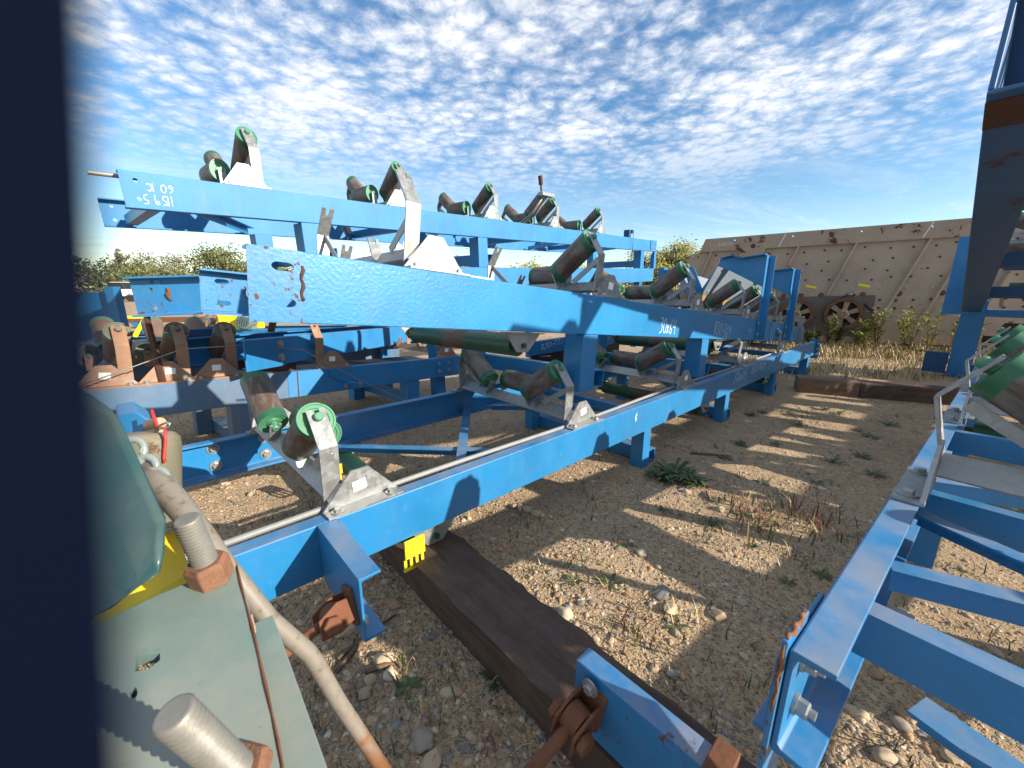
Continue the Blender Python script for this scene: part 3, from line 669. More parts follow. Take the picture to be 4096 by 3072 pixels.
b = MB(); b.prism([(.47,-.19),(.56,-.19),(.56,-.197),(.49,-.197),(.49,-.235),(.47,-.235)], 'y', -.10, -.02); b.build('bracket', simple('pale_bracket', (.50,.40,.32), .6), convK)
for x, z in ((.052,-.047),(.052,-.128),(.50,-.05),(.54,-.05)):
    bo = MB(); bo.lathe((0,0,0),(0,0,.005),[(0,.017),(1,.017),(1,0)],16); bo.hexa((0,0,.005),(0,0,1),.0135,.015); bo.cyl((0,0,.02),(0,0,.029),.0075,10); bo.build('bolt', steel, convK, (x,-.0085,z)).rotation_euler = (math.pi/2,0,0)
# leg plate with torn paint at the cut end
b = MB(); b.box(-.010, .085, .0012, .0095, -kh+.004, .016); b.build('leg_plate', blue_worn, convK, bevel=.002)
b = MB(); b.box(.02, .24, .0105, .032, -.188, -.176); b.box(.02,.24,.0105,.018,-.1755,-.04); b.build('angle_cleat', blue, convK, bevel=.002)
b = MB(); b.pipe([(-.006+.010*i,.004+.003*math.sin(i*2),.016) for i in range(9)],[.002,.004,.003,.005,.0035,.0045,.003,.0035,.002],7); b.pipe([(-.010,.005+.002*math.sin(i*2.6),.01-.02*i) for i in range(7)],[.0015,.003,.002,.0035,.0022,.003,.0015],7); b.build('rusted_weld', simple('bright_rust', (.19,.075,.03), .85, 0, .6, 60, .8), convK)
for x in (1.9, 3.9):
    for y in (-.095, -WK+.005): MB().box(x, x+.09, y, y+.09, -kh+.09, -DK-.0015).build('leg', blue, convK, bevel=.003)
# outrigger stub resting on the timber
No = frame((.163, .823, .382), -42.4+180, 0)      # x runs from its free end towards the right-hand conveyor
stub = thing('outrigger_stub', 'blue channel stub lying on the dark timber with a rusty clevis on its end', 'channel', No)
b = MB(); channel(b, 0, .36, 0, 1, .196, 0, .054, .008); b.build('channel', paint('blue_paint_scuffed', (.012,.17,.40), rust=.47, dust=.22, rs=6), stub, bevel=.0015)
clevis(stub, (.055, -.001, -.085), (-.10, -1, -.22), (.15, .1, 1))
bo = link('bolt', bolt_me, stub, (.055, -.012, -.030), rot=(math.pi/2,0,0))
b = MB(); b.box(.315,.36,-.03,.075,.002,.009); b.box(.352,.36,-.03,.075,-.06,.0015); b.build('rusty_angle', rust_m, stub, bevel=.002)

# ------------------------------------------------------------------ tall frame at the right edge: sloping box beam, post, cross beams and drums
MQ = frame(at(3945, 380, 1.5), 48.6, -9.5)
hop = thing('conveyor_head_frame', 'tall dark blue frame at the right edge with sloping hollow beam and brown drums', 'frame', MQ)
def hollow(x0, x1, y0, y1, z0, z1, k=.018):
    b = MB(); b.box(x0,x1,y0,y1,z0,z0+k); b.box(x0,x1,y0,y1,z1-k,z1); b.box(x0,x1,y0,y0+k,z0+k,z1-k); b.box(x0,x1,y1-k,y1,z0+k,z1-k); return b
qb = MB(); qb.box(0,6.3,-.2,0,0,.018); qb.box(0,6.3,-.2,0,.402,.42); qb.box(0,6.3,-.018,0,.018,.402); qb.build('box_beam', paint('blue_paint_weathered_beam', (.018,.105,.27), rust=.32, dust=.1, rough=.5, rs=2.2), hop, bevel=.006)
hollow(0, 6.3, -1.6, -1.4, .16, .42).build('box_beam', blue_dark, hop)
b = MB(); b.box(.06, .30, -.2005, .0005, -.004, -.0012); b.build('rust_band', dark_rust, hop)
wq = MQ.inverted()
def wbox(name, m, p0, p1, par=hop):
    """upright box given in world x, y, z corners"""
    b = MB(); V = [wq @ Vector((x,y,z)) for z in (p0[2],p1[2]) for (x,y) in ((p0[0],p0[1]),(p1[0],p0[1]),(p1[0],p1[1]),(p0[0],p1[1]))]
    b.add(V, [(0,3,2,1),(4,5,6,7),(0,1,5,4),(1,2,6,5),(2,3,7,6),(3,0,4,7)]); return b.build(name, m, par, bevel=.004)
a_ = at(3770, 1490, 6.05); c_ = at(3838, 1490, 6.0)
uq = Vector((math.sin(R(48.6)), math.cos(R(48.6)), 0)); lq = Vector((math.cos(R(48.6)), -math.sin(R(48.6)), 0))
def ubox(name, m, P, du, dl, z0, z1, bev=.004):
    P = Vector((P.x, P.y, 0)); b = MB(); q = [P, P+lq*dl, P+lq*dl+uq*du, P+uq*du]
    V = [wq @ Vector((p.x,p.y,z)) for z in (z0,z1) for p in q]
    b.add(V, [(0,3,2,1),(4,5,6,7),(0,1,5,4),(1,2,6,5),(2,3,7,6),(3,0,4,7)] if du*dl < 0 else [(0,1,2,3),(4,7,6,5),(0,4,5,1),(1,5,6,2),(2,6,7,3),(3,7,4,0)]); return b.build(name, m, hop, bevel=bev)
Pp = at(3782, 1490, 6.0)
ubox('post', blue, Pp, .16, .24, .0, 1.12)
ubox('post_doubler', blue, Pp - uq*.012 - lq*.20, .01, .30, .92, 2.0)
ubox('foot_bracket', blue_dark, Pp - lq*.26 - uq*.02, .14, .25, .05, .36)
ubox('cross_beam', blue, Pp + lq*.242, .14, 1.5, .90, 1.0)
ubox('cross_beam', blue_dark, Pp + lq*.30 + uq*.9, .14, 1.5, 1.55, 1.85)
ubox('cross_beam', blue_dark, Pp + lq*.242, .14, 1.5, .10, .20)
ubox('post', blue_dark, Pp + lq*1.55, .16, .24, .0, 1.12)
for (P, rr, z, m_) in ((Pp + lq*.42 + uq*.10, .24, .58, dark_rust), (Pp + lq*.55 + uq*.75, .22, 1.32, roller_long)):
    p0 = wq @ Vector((P.x, P.y, z)); Q_ = P + lq*1.1; p1 = wq @ Vector((Q_.x, Q_.y, z))
    b = MB(); b.lathe(p0, p1, [(0,0),(0,rr*.9),(0.02,rr),(.98,rr),(1,rr*.9),(1,0)], 28); b.cyl(p0-(p1-p0)*.14, p0, .05, 12); b.build('drum', m_, hop)
b = MB(); v = [wq @ at(x, y, 5.75) for x, y in ((3888,1150),(4020,1150),(4020,1158),(4012,1230),(4000,1230),(4006,1162),(3888,1160))]; b.slab(v, wq.to_3x3() @ Vector((.02,.03,0))); b.build('roller_bracket', galv_dusty, hop)
for x in (.5, 1.8, 3.0, 4.3, 5.4): idler(hop, x, 1.6, inn=-1).location.z = .4215  # unseen idlers added to break up the sun strips on the ground
for x in (1.6, 3.4, 5.2): MB().box(x, x+.12, -1.3985, -.2015, .05, .17).build('cross_member', blue_dark, hop)
b = MB(); b.box(1.2, 5.9, -1.10, -.72, .44, .47); b.build('shade_deck', dark_rust, hop)  # deck added out of view to cast shade on the ground
for x in (2.4, 4.2): 
    ro_ = MB(); ro_.box(x, x+.16, -1.60, -1.42, -3.0, .158); ro_.build('post', blue_dark, hop)

# unseen stack added beyond the right edge, shading the ground between the conveyors
for zt, c0, lab in ((1.12, 3.35, 'lower blue conveyor of the unseen stack added for shade beyond the right edge'), (1.72, 3.45, 'upper blue conveyor of the unseen stack added for shade beyond the right edge')):
    Pn = Vector((.9127, 2.678, 0)) + Vector((.674, -.738, 0))*c0; Pn.z = zt
    cn = thing('conveyor', lab, 'conveyor', frame(Pn, 47.6, 0)); rails(cn, 2.0, 7.8, 1.24, .207, blue, inn=-1)
    for x in (2.5, 3.6, 4.7, 5.8): idler(cn, x, 1.24, inn=-1)
    legs(cn, (2.2, 4.2, 6.8), 1.24, -.207, -zt+.005 if zt < 1.5 else -.598, blue, inn=-1)
    for x in (3.0, 4.0, 5.2): MB().box(x, x+.075, -1.177, -.063, -.185, -.115).build('cross_member', blue, cn)
# ------------------------------------------------------------------ drive unit in the left foreground
teal = paint('grey_green_paint', (.135, .20, .185), rust=.20, dust=.16, rough=.42, c2=(.125,.20,.195), dustc=(.30,.25,.19))
teal_d = paint('dark_teal_housing', (.026, .080, .082), rust=.0, dust=.06, rough=.33, c2=(.022,.066,.07))
zinc = simple('zinc_thread', (.20, .19, .165), .5, .25, .3, 40)
drive = thing('drive_unit', 'grey-green gear drive with big threaded studs and yellow guard, close at the left', 'machine', Matrix.Translation(at(800, 2700, .5)))
di = drive.matrix_world.inverted()
def W_(p): return di @ p
pa, pb, pc = at(440, 2470, .50), at(945, 2245, .60), at(1130, 3072, .375)
pn = (pb-pa).cross(pc-pa).normalized()
if pn.z < 0: pn = -pn
op = lambda x, y: on_plane(x, y, pa, pn)
b = MB(); b.slab([W_(op(*q)) for q in ((330,2520),(640,2375),(945,2245),(1010,2480),(1130,3072),(1150,3250),(250,3250))], -pn*.014); base = b.build('base_plate', teal, drive, bevel=.0015)
def cutw(o, pts, m_h=.05):
    cb = MB(); cb.slab([W_(p)+(-pn)*m_h for p in pts], pn*2*m_h); co = link('cutter', cb.mesh('cutter', []), drive)
    md = o.modifiers.new('hole','BOOLEAN'); md.object = co; md.solver = 'EXACT'; bpy.context.view_layer.update()
    me = bpy.data.meshes.new_from_object(o.evaluated_get(bpy.context.evaluated_depsgraph_get())); o.modifiers.clear(); o.data = me; bpy.data.objects.remove(co)
cutw(base, [op(*q) for q in ((545,2625),(640,2612),(640,2640),(600,2675),(540,2685))]); cutw(base, [op(535+16*math.cos(a), 2770+24*math.sin(a)) for a in [i*.7 for i in range(9)]])
b = MB(); b.slab([W_(op(*q)-pn*.020) for q in ((1000,2450),(1085,2412),(1325,3072),(1390,3250),(1120,3250),(1128,3072))], -pn*.010); b.build('step_plate', teal, drive, bevel=.0015)
b = MB(); b.pipe([W_(op(x, y)+pn*.001) for x, y in ((944,2250),(962,2330),(985,2420),(1010,2510),(1035,2620),(1063,2740),(1090,2860),(1112,2960),(1130,3060),(1142,3150))], [.0010,.0017,.0009,.0018,.0012,.0019,.0010,.0016,.0012,.0015], 6); b.build('rusted_weld', rust_m, drive)
b = MB(); b.slab([W_(op(*q)-pn*.012) for q in ((985,2475),(1010,2455),(1020,2500),(1000,2530))], pn*.012); b.build('lock_tab', simple('pale_tab', (.45,.33,.25)), drive)
def stud(p0, p1, r, name='threaded_stud', pitch=.0050):
    p0, p1 = W_(p0), W_(p1); L_ = (p1-p0).length; n = int(L_/pitch); prof = []
    for i in range(n): prof += [(i/n, r*.80), ((i+.5)/n, r)]
    prof += [(.995, r*.9), (1, r*.80), (1, 0)]
    b = MB(); b.lathe(p0, p1, prof, 24, 0); return b.build(name, zinc, drive)
s1 = at(845, 2300, .565); t1 = at(745, 2075, .525); stud(s1, t1, .0155)
s2 = at(985, 3120, .372); t2 = at(690, 2850, .312); stud(s2, t2, .0148, pitch=.0062)
for p, q, rr, h in ((s1, t1, .027, .028), (s2, t2, .026, .02)):
    d_ = (q-p).normalized(); b = MB(); b.lathe(W_(p - d_*.006), W_(p + d_*h), [(0,0),(0,rr),(.8,rr),(1,rr*.85),(1,0)], 6, smooth=False); b.build('hex_nut', simple('rusty_nut', (.20,.092,.05), .8, 0, .5, 60, .6), drive, bevel=.002)
# rounded housing
hv = [at(x, y, d) for x, y, d in ((300,1560,.62),(470,1640,.60),(682,2085,.50),(676,2230,.47),(655,2305,.455),(560,2372,.45),(420,2468,.44),(250,2560,.44))]
b = MB(); b.slab([W_(p) for p in hv], Vector((-.24, .17, .0))); ho = b.build('gear_housing', teal_d, drive, bevel=.026); ho.data.polygons.foreach_set('use_smooth', [True]*len(ho.data.polygons)); ho.modifiers[0].harden_normals = True
b = MB(); b.slab([W_(at(x, y, d)) for x, y, d in ((360,2520,.60),(360,2380,.61),(540,2260,.615),(640,2130,.62),(702,2130,.62),(765,2290,.615),(795,2345,.61),(640,2405,.60),(500,2470,.60))], Vector((-.01,.012,-.012))); b.build('yellow_guard', yellow, drive, bevel=.002)
b = MB(); b.slab([W_(op(*q)-pn*.05) for q in ((480,2560),(720,2560),(720,2760),(480,2760))], -pn*.004); b.build('inner_guard', yellow, drive)
pp = [(560,1860,.66),(650,1950,.64),(705,2010,.625),(800,2125,.60),(900,2260,.59),(1080,2480,.62),(1235,2612,.655),(1262,2650,.662),(1350,2800,.69),(1450,2950,.72),(1560,3120,.755)]
m_p, t_, b_, L_p = mat('grey_pipe_rusting_below')
zc = t_.nodes.new('ShaderNodeSeparateXYZ'); L_p(t_.nodes.new('ShaderNodeNewGeometry').outputs['Position'], zc.inputs[0])
kk = mth(t_, 'ADD', zc.outputs['Z'], mth(t_, 'MULTIPLY', mth(t_, 'SUBTRACT', nz(t_, 22, 6, .7), .5), .30))
pc_ = mixc(t_, mapr(t_, nz(t_, 55, 5, .7), .5, .7), (.20,.175,.145), (.13,.10,.072)); pc_ = mixc(t_, mapr(t_, kk, .56, .46), pc_, (.20,.085,.038)); L_p(pc_, b_.inputs['Base Color']); b_.inputs['Roughness'].default_value = .55
MB().pipe([W_(at(*q)) for q in pp], [.019,.019,.0185,.0155,.014,.0132,.0132,.0135,.0128,.0128,.0128], 18).build('grey_pipe', m_p, drive)
# hose coils, dirty drum and tube fittings behind the housing
clear = bpy.data.materials.new('clear_hose'); clear.use_nodes = True; cb_ = clear.node_tree.nodes['Principled BSDF']; cb_.inputs['Base Color'].default_value = (.42,.47,.46,1); cb_.inputs['Roughness'].default_value = .25; cb_.inputs['Transmission Weight'].default_value = .55
for x, y in ((540,1815),(590,1885),(635,1935),(668,1975)):
    c0 = at(x-25, y+5, .64); e1 = Vector((.05,.02,.0)); e2 = Vector((0.0,.022,.045))
    MB().pipe([W_(c0 + e1*math.cos(a)*.36 + e2*math.sin(a)*.5) for a in [i*2*math.pi/26 for i in range(26)]], .0055, 8, closed=True).build('hose_coil', clear, drive)
p0, p1 = W_(at(590,2080,.98)), W_(at(590,1730,.98))
b = MB(); b.lathe(p0, p1, [(0,0),(0,.066),(.85,.066),(.93,.063),(.98,.054),(1,.045),(1.01,0)], 26); b.build('snub_roller', paint('dirty_green_roller', (.14,.125,.085), rust=.5, dust=.2, rough=.6, c2=(.06,.11,.06), rs=8), drive)
b = MB(); b.slab([W_(at(x,y,1.02)) for x,y in ((470,1660),(545,1648),(612,1690),(622,1770),(470,1790))], Vector((-.10,.10,0))); b.build('tube_block', blue, drive, bevel=.004)
b = MB(); b.cyl(W_(at(600,1700,1.0)), W_(at(640,1692,.98)), .014, 14); b.cyl(W_(at(605,1730,1.0)), W_(at(640,1726,.98)), .012, 14); b.build('tube_end', brass, drive)
b = MB(); b.pipe([W_(at(*q)) for q in ((606,1640,.97),(618,1675,.965),(628,1705,.96),(660,1715,.95),(662,1760,.95),(656,1830,.95),(660,1850,.95))], .0035, 6); b.build('red_tie', red_m, drive)
b = MB(); b.pipe([W_(at(*q)) for q in ((632,1705,.955),(665,1690,.95),(682,1696,.945),(672,1708,.945),(640,1714,.955))], .003, 6); b.build('shackle', steel, drive)
# pedestal that carries the unit
b = MB(); g_ = op(700, 2800); b.add([W_(Vector((g_.x+dx, g_.y+dy, z))) for z in (0, g_.z-.03) for dx, dy in ((-.10,-.06),(.02,-.06),(.02,.06),(-.10,.06))], [(0,3,2,1),(4,5,6,7),(0,1,5,4),(1,2,6,5),(2,3,7,6),(3,0,4,7)]); b.build('pedestal', blue_dark, drive)

# ------------------------------------------------------------------ dark slab standing in for the blurred object close to the lens
navy_m = simple('navy_slab', (.0015,.003,.010), .8, 0, .1, 10, 0); navy_m.node_tree.nodes['Principled BSDF'].inputs['Specular IOR Level'].default_value = .02
cup = Vector((0, math.sin(PITCH), math.cos(PITCH)))
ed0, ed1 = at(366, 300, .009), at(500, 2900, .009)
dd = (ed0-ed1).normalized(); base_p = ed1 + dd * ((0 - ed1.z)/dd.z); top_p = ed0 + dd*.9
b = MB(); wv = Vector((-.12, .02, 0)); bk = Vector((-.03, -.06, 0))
b.slab([base_p, top_p, top_p+wv, base_p+wv], bk); lb = b.build('lens_blur_slab', navy_m)
tag(lb, 'dark navy slab standing in for the blurred object at the lens, along the left edge of the view', 'beam')

# ------------------------------------------------------------------ timbers
def wood(name, c1, c2):
    m, t, b, L = mat(name)
    tc = t.nodes.new('ShaderNodeTexCoord'); mp = t.nodes.new('ShaderNodeMapping'); mp.inputs['Scale'].default_value = (1.6, 11, 11); L(tc.outputs['Object'], mp.inputs[0])
    g = nz(t, 2.2, 9, .7, .6, mp.outputs[0]); k = mixc(t, mapr(t, g, .3, .7), c1, c2)
    k = mixc(t, mth(t, 'MULTIPLY', mapr(t, nz(t, 6, 6, .6), .56, .72), .35), k, (.16, .095, .055))
    k = mixc(t, mapr(t, g, .62, .68), k, tuple(x*.25 for x in c1))
    L(k, b.inputs['Base Color']); L(mapr(t, nz(t, 9, 5), .3, .7, .5, .8), b.inputs['Roughness']); bump(t, b, g, 1.0, .02); return m
tie_m = wood('creosoted_timber', (.050, .027, .019), (.115, .060, .038)); tie_w = wood('weathered_timber', (.12, .07, .045), (.20, .12, .075))
def timber(P, az, L_, w, h, m, label, seed, x0=0.0):
    M_ = frame(P, az, 0); b = MB(); n = 60; r_ = random.Random(seed); ring = []
    rows = []
    for i in range(n+1):
        x = x0 + L_*i/n; q = lambda s_: noise.noise(Vector((x*3.1+seed, s_, 0)))*.016 + noise.noise(Vector((x*13+seed, s_, 5)))*.009
        c = .016
        pr = [(0,0),(w,0),(w+q(1),h*.5),(w-.004+q(2),h-c-abs(q(7))*1.5),(w-c-abs(q(3))*2.2,h+q(4)*.3),(w*.66,h+q(8)*.35),(w*.33,h+q(9)*.35),(c+abs(q(5)),h+q(4)*.3),(.004+q(6)*.6,h-c),(q(10)*.6,h*.5)]
        rows.append([(x, a, z) for a, z in pr])
    k = len(rows[0]); V = [p for r in rows for p in r]
    F = [(i*k+j, i*k+(j+1)%k, (i+1)*k+(j+1)%k, (i+1)*k+j) for i in range(n) for j in range(k)] + [tuple(range(k))[::-1], tuple(n*k+j for j in range(k))]
    F = [f[::-1] for f in F]
    b.add(V, F, 0, False); o = b.build('timber', m); o.matrix_world = M_; bm = bmesh.new(); bm.from_mesh(o.data); bmesh.ops.recalc_face_normals(bm, faces=bm.faces); bm.to_mesh(o.data); bm.free()
    return tag(o, label, 'timber', 'timbers laid on the ground under the conveyors')
t0 = on_z(1780, 2500, 0); t0.z = -.012
timber(t0, -42.4, 2.15, -.205, .192, tie_m, 'dark brown railway timber in the foreground under the blue stub', 3, -1.1)
p_, q_ = Vector((3.66, 4.97, -.01)), Vector((4.93, 4.38, 0)); azt = math.degrees(math.atan2(q_.x-p_.x, q_.y-p_.y))
timber(p_, azt, .62, .24, .195, tie_w, 'far brown timber, the short left piece by the conveyor legs', 11)
pq = p_ + (q_-p_).normalized()*.63; timber(pq, azt+1.2, 2.6, .24, .185, tie_m, 'far dark timber, the long right piece in front of the weeds', 17)

# ------------------------------------------------------------------ vibrating screen
jp1, jp2 = Vector((5.08, 10.9, 0)), Vector((8.49, 7.88, 0)); jd = (jp2-jp1).normalized()
MJ = Matrix((jd, Vector((-jd.y, jd.x, 0)), Vector((0,0,1)))).transposed().to_4x4(); MJ.translation = jp1      # y points away from the camera
jp2 = jp1 + Vector((math.sin(R(115)), math.cos(R(115)), 0))*4.9; jd = (jp2-jp1).normalized()
MJ = Matrix((jd, Vector((-jd.y, jd.x, 0)), Vector((0,0,1)))).transposed().to_4x4() @ Matrix.Rotation(R(-1.7), 4, 'Y') @ Matrix.Scale(1.075, 4); MJ.translation = jp1 - Vector((0,0,.19))
beige = paint('beige_paint_worn', (.38, .285, .215), rust=.30, dust=.10, rough=.6, c2=(.32,.24,.18), rs=6)
beige_r = paint('beige_paint_rust_blotched', (.35, .265, .20), rust=.50, dust=.06, rough=.62, rs=3)
beige_l = paint('beige_rib_lit', (.42, .33, .255), rust=.34, dust=.12, rough=.6, rs=5)  # lighter than the side plate, in place of sunlight missing on the ribs
scr = thing('vibrating_screen', 'large beige vibrating screen box with slanted ribs and rusty flywheels, at the right behind', 'machine', MJ)
rc_ = [(-.39+.10*(1-math.cos(a)), 2.02+.10*math.sin(a)-.02) for a in [0, .5, 1.0, 1.4]]
b = MB(); b.prism([(-.36,.35),(-.39,1.9)] + rc_ + [(-.10,2.24),(6.4,2.24),(6.4,.10),(.6,.10)], 'y', 0, 2.1); b.build('side_plate', beige, scr)
b = MB(); b.prism([(-.10,2.233),(0,2.51),(6.5,2.56),(6.5,2.233)], 'y', -.07, -.045); b.prism([(-.10,2.233),(-.10,2.215),(6.5,2.215),(6.5,2.233)], 'y', -.0695, -.0015); strip = b.build('top_strip', beige_r, scr)
cut(strip, [MB().cyl((x,-.2,2.44),(x,.05,2.44),.016,12) for x in (.62,1.75,2.95,4.05)])
ribs = [(.146,2.206,-.45,.45), (1.88,2.21,1.478,1.123), (2.895,2.21,2.518,1.147), (4.062,2.21,3.394,.329), (4.70,2.21,4.05,.30), (5.5,2.21,4.9,.3)]
for x0, z0, x1, z1 in ribs:
    b = MB(); d = Vector((x0-x1, 0, z0-z1)).normalized(); n_ = Vector((d.z,0,-d.x))*.014
    p, q = Vector((x0,-.0015,z0)), Vector((x1,-.0015,z1)); b.slab([p-n_,p+n_,q+n_,q-n_], (0,-.085,0)); b.build('rib', beige_l, scr)
for x in (1.62, 4.05): MB().slab([(x,-.071,2.545),(x+.012,-.071,2.545),(x-.11,-.071,2.24),(x-.122,-.071,2.24)],(0,-.002,0)).build('scratch', chalk, strip)
b = MB(); b.prism([(.72,2.10),(.85,2.32),(1.0,2.40),(1.18,2.34),(1.26,2.2),(1.2,2.08),(.9,2.0)], 'y', -.10, -.0715); lug = b.build('lifting_lug', beige_r, scr); MB().cyl((1.0,-.104,2.28),(1.0,-.1005,2.28),.05,16).build('lug_pin', dark_rust, lug)
b = MB(); b.prism([(1.42,.28),(3.42,.24),(3.36,1.13),(1.46,1.12)], 'y', -.02, -.0015); b.build('drive_plate', paint('beige_paint_oily', (.12,.095,.08), rust=.35, dust=.1, rough=.6, rs=5), scr)
def flywheel(cx, cz, r):
    w = MB(); w.lathe((cx,-.14,cz),(cx,-.03,cz),[(0,r*.80),(0,r),(1,r),(1,r*.80),(0,r*.80)],36); o = w.build('flywheel', simple('flaking_rust', (.13,.05,.025), .9, 0, .6, 30, .9, .01), scr)
    w = MB(); w.lathe((cx,-.16,cz),(cx,-.03,cz),[(0,0),(0,r*.30),(1,r*.34)],24)
    for i in range(6):
        a = i*math.pi/3+.35; u = Vector((math.cos(a),0,math.sin(a))); v_ = Vector((-u.z,0,u.x)); c = Vector((cx,-.12,cz))
        w.slab([c+u*r*.28-v_*.035, c+u*r*.82-v_*.055, c+u*r*.82+v_*.055, c+u*r*.28+v_*.035], (0,.05,0))
    for i in range(6):
        a = i*math.pi/3; w.hexa((cx+math.cos(a)*r*.17,-.16,cz+math.sin(a)*r*.17),(0,-1,0),.025,.02)
    w.build('spokes', simple('beige_spokes', (.30,.20,.12), .7, 0, .2), o)
    MB().lathe((cx,-.0215,cz),(cx,-.0205,cz),[(0,0),(0,r*.95)],30).build('backing_disc', black, o)
flywheel(2.837, .735, .345); flywheel(1.98, .735, .33)
MB().pipe([(3.0,-.05,1.14),(2.86,-.10,1.16),(2.74,-.09,1.02)],.022,8).build('hose', black, scr); MB().pipe([(3.2,-.03,.95),(3.42,-.05,.72),(3.3,-.04,.35),(3.0,-.04,.28)],.02,8).build('hose', black, scr)
bw = MB(); bw.lathe((0,0,0),(0,-.018,0),[(0,.021),(1,.017),(1,0)],10); bolt_j = bw.mesh('bolt', dark_rust); bw = MB(); bw.lathe((0,0,0),(0,-.012,0),[(0,.027),(1,.024),(1,.011)],12); bw.lathe((0,-.005,0),(0,-.006,0),[(0,0),(0,.016)],10); ring_j = bw.mesh('washer', simple('pale_washer', (.40,.37,.33), .6)); bw = MB(); bw.lathe((0,0,0),(0,-.02,0),[(0,.052),(1,.046),(1,.024)],14); bw.lathe((0,-.01,0),(0,-.03,0),[(0,.03),(1,.028),(1,0)],6); boss_j = bw.mesh('boss', rust_m)
jr = random.Random(5)
for row, z in enumerate((2.10, 1.86, 1.66, 1.48)):
    for i in range(17):
        x = -.15 + i*.36 + (row % 2)*.12 + jr.uniform(-.06,.06)
        if all(abs(x - (x1+(x0-x1)*(z-z1)/(z0-z1))) > .07 for x0,z0,x1,z1 in ribs): link('bolt', bolt_j, scr, (x, -.001, z + jr.uniform(-.03,.03)))
for z in (1.40, 1.27):
    for i in range(13):
        x = .55 + i*.42 + jr.uniform(-.05,.05) + (0 if z > 1.3 else -.1)
        if all(abs(x - (x1+(x0-x1)*(z-z1)/(z0-z1))) > .07 for x0,z0,x1,z1 in ribs): link('washer', ring_j, scr, (x, -.001, z))
for x in (1.1,1.72,2.05,2.42,3.15,3.75,4.42,4.68): link('boss', boss_j, scr, (x,-.001,1.15))
for z in (1.02,.86):
    for i in range(10): link('bolt', bolt_j, scr, (3.45+i*.27, -.001, z + jr.uniform(-.02,.02))).scale = (1.2,1,1.2)
for x in (2.12, 3.05): MB().slab([(x,-.002,1.385),(x+.20,-.002,1.335),(x+.20,-.002,1.285),(x,-.002,1.335)],(0,-.002,0)).build('yellow_sticker', yellow, scr)
# oval maker's emblem with dashed rim, slanting letters and an orange tick
em = MB(); ex, ez, ea, eb = .52, 2.015, .215, .115
em.add([(ex+math.cos(i*2*math.pi/40)*ea,-.003,ez+math.sin(i*2*math.pi/40)*eb) for i in range(40)], [tuple(range(40))[::-1]], 0)
for i in range(30):
    a0, a1 = i*2*math.pi/30, (i+.62)*2*math.pi/30
    em.add([(ex+math.cos(a)*ea*k,-.0045,ez+math.sin(a)*eb*k) for a, k in ((a0,.97),(a1,.97),(a1,.80),(a0,.80))], [(0,1,2,3)], 1)
em.add([(ex-.20,-.005,ez+.07),(ex-.12,-.005,ez+.03),(ex-.08,-.005,ez-.05),(ex-.10,-.005,ez-.07),(ex-.15,-.005,ez+.01)], [(0,1,2,3,4)], 2)
GL.update({'D':[[(.1,0),(.1,1),(.4,.85),(.45,.2),(.1,0)]],'E':[[(.45,1),(.1,1),(.1,0),(.45,0)],[(.1,.5),(.35,.5)]],'I':[[(.25,0),(.25,1)]],'T':[[(.0,1),(.5,1)],[(.25,1),(.25,0)]],'R':[[(.1,0),(.1,1),(.4,.85),(.35,.55),(.1,.5),(.45,0)]]})
lg = em.build('emblem', [black, simple('pale_print', (.62,.62,.62), .6), simple('orange_print', (.65,.16,.03), .6)], scr)
wr = writing(lg, 'DEISTER', ex-.115, ez-.045, .085, -.006, w=.040, slant=.15, r=.0045); wr.name = 'emblem_lettering'
wr = writing(strip, '2-2230', .28, 2.33, .07, -.0712, w=.055, r=.003)
for x in (.8, 3.0, 5.2):
    for y in (.2, 1.8): MB().box(x, x+.25, y, y+.2, -.30, .0985).build('skid', tie_m, scr)

# ------------------------------------------------------------------ gravel, stones, weeds
import numpy as np
npr = np.random.default_rng(11)
def vcol_mat(name, rough=.9, trans=0.0, var=.25, sc=40):
    m, t, b, L = mat(name); a = t.nodes.new('ShaderNodeAttribute'); a.attribute_name = 'Col'
    k = t.nodes.new('ShaderNodeMix'); k.data_type = 'RGBA'; k.blend_type = 'MULTIPLY'; k.inputs['Factor'].default_value = 1
    L(a.outputs['Color'], k.inputs['A']); L(mixc(t, nz(t, sc, 5, .65), (1-var,)*3, (1+var,)*3), k.inputs['B'])
    L(k.outputs['Result'], b.inputs['Base Color']); b.inputs['Roughness'].default_value = rough
    if trans: b.inputs['Subsurface Weight'].default_value = 0
    return m
def ico(sub):
    bm = bmesh.new(); bmesh.ops.create_icosphere(bm, subdivisions=sub, radius=1); v = np.array([p.co for p in bm.verts]); f = np.array([[q.index for q in p.verts] for p in bm.faces]); bm.free(); return v, f
PAL = .95*np.array([(.44,.31,.19),(.38,.265,.165),(.48,.36,.235),(.30,.235,.18),(.20,.185,.17),(.42,.245,.13),(.52,.42,.30),(.32,.195,.115),(.39,.29,.195)])
def mesh_np(name, V, F, C, m, smooth=True):
    me = bpy.data.meshes.new(name); me.vertices.add(len(V)); me.vertices.foreach_set('co', V.astype(np.float32).ravel())
    n, k = F.shape; me.loops.add(n*k); me.loops.foreach_set('vertex_index', F.astype(np.int32).ravel()); me.polygons.add(n)
    me.polygons.foreach_set('loop_start', np.arange(0, n*k, k, dtype=np.int32)); me.polygons.foreach_set('loop_total', np.full(n, k, dtype=np.int32))
    me.polygons.foreach_set('use_smooth', np.full(n, smooth)); 
    a = me.color_attributes.new('Col', 'FLOAT_COLOR', 'POINT'); a.data.foreach_set('color', np.c_[C, np.ones(len(C))].astype(np.float32).ravel())
    me.materials.append(m); me.update(); me.validate(); return me
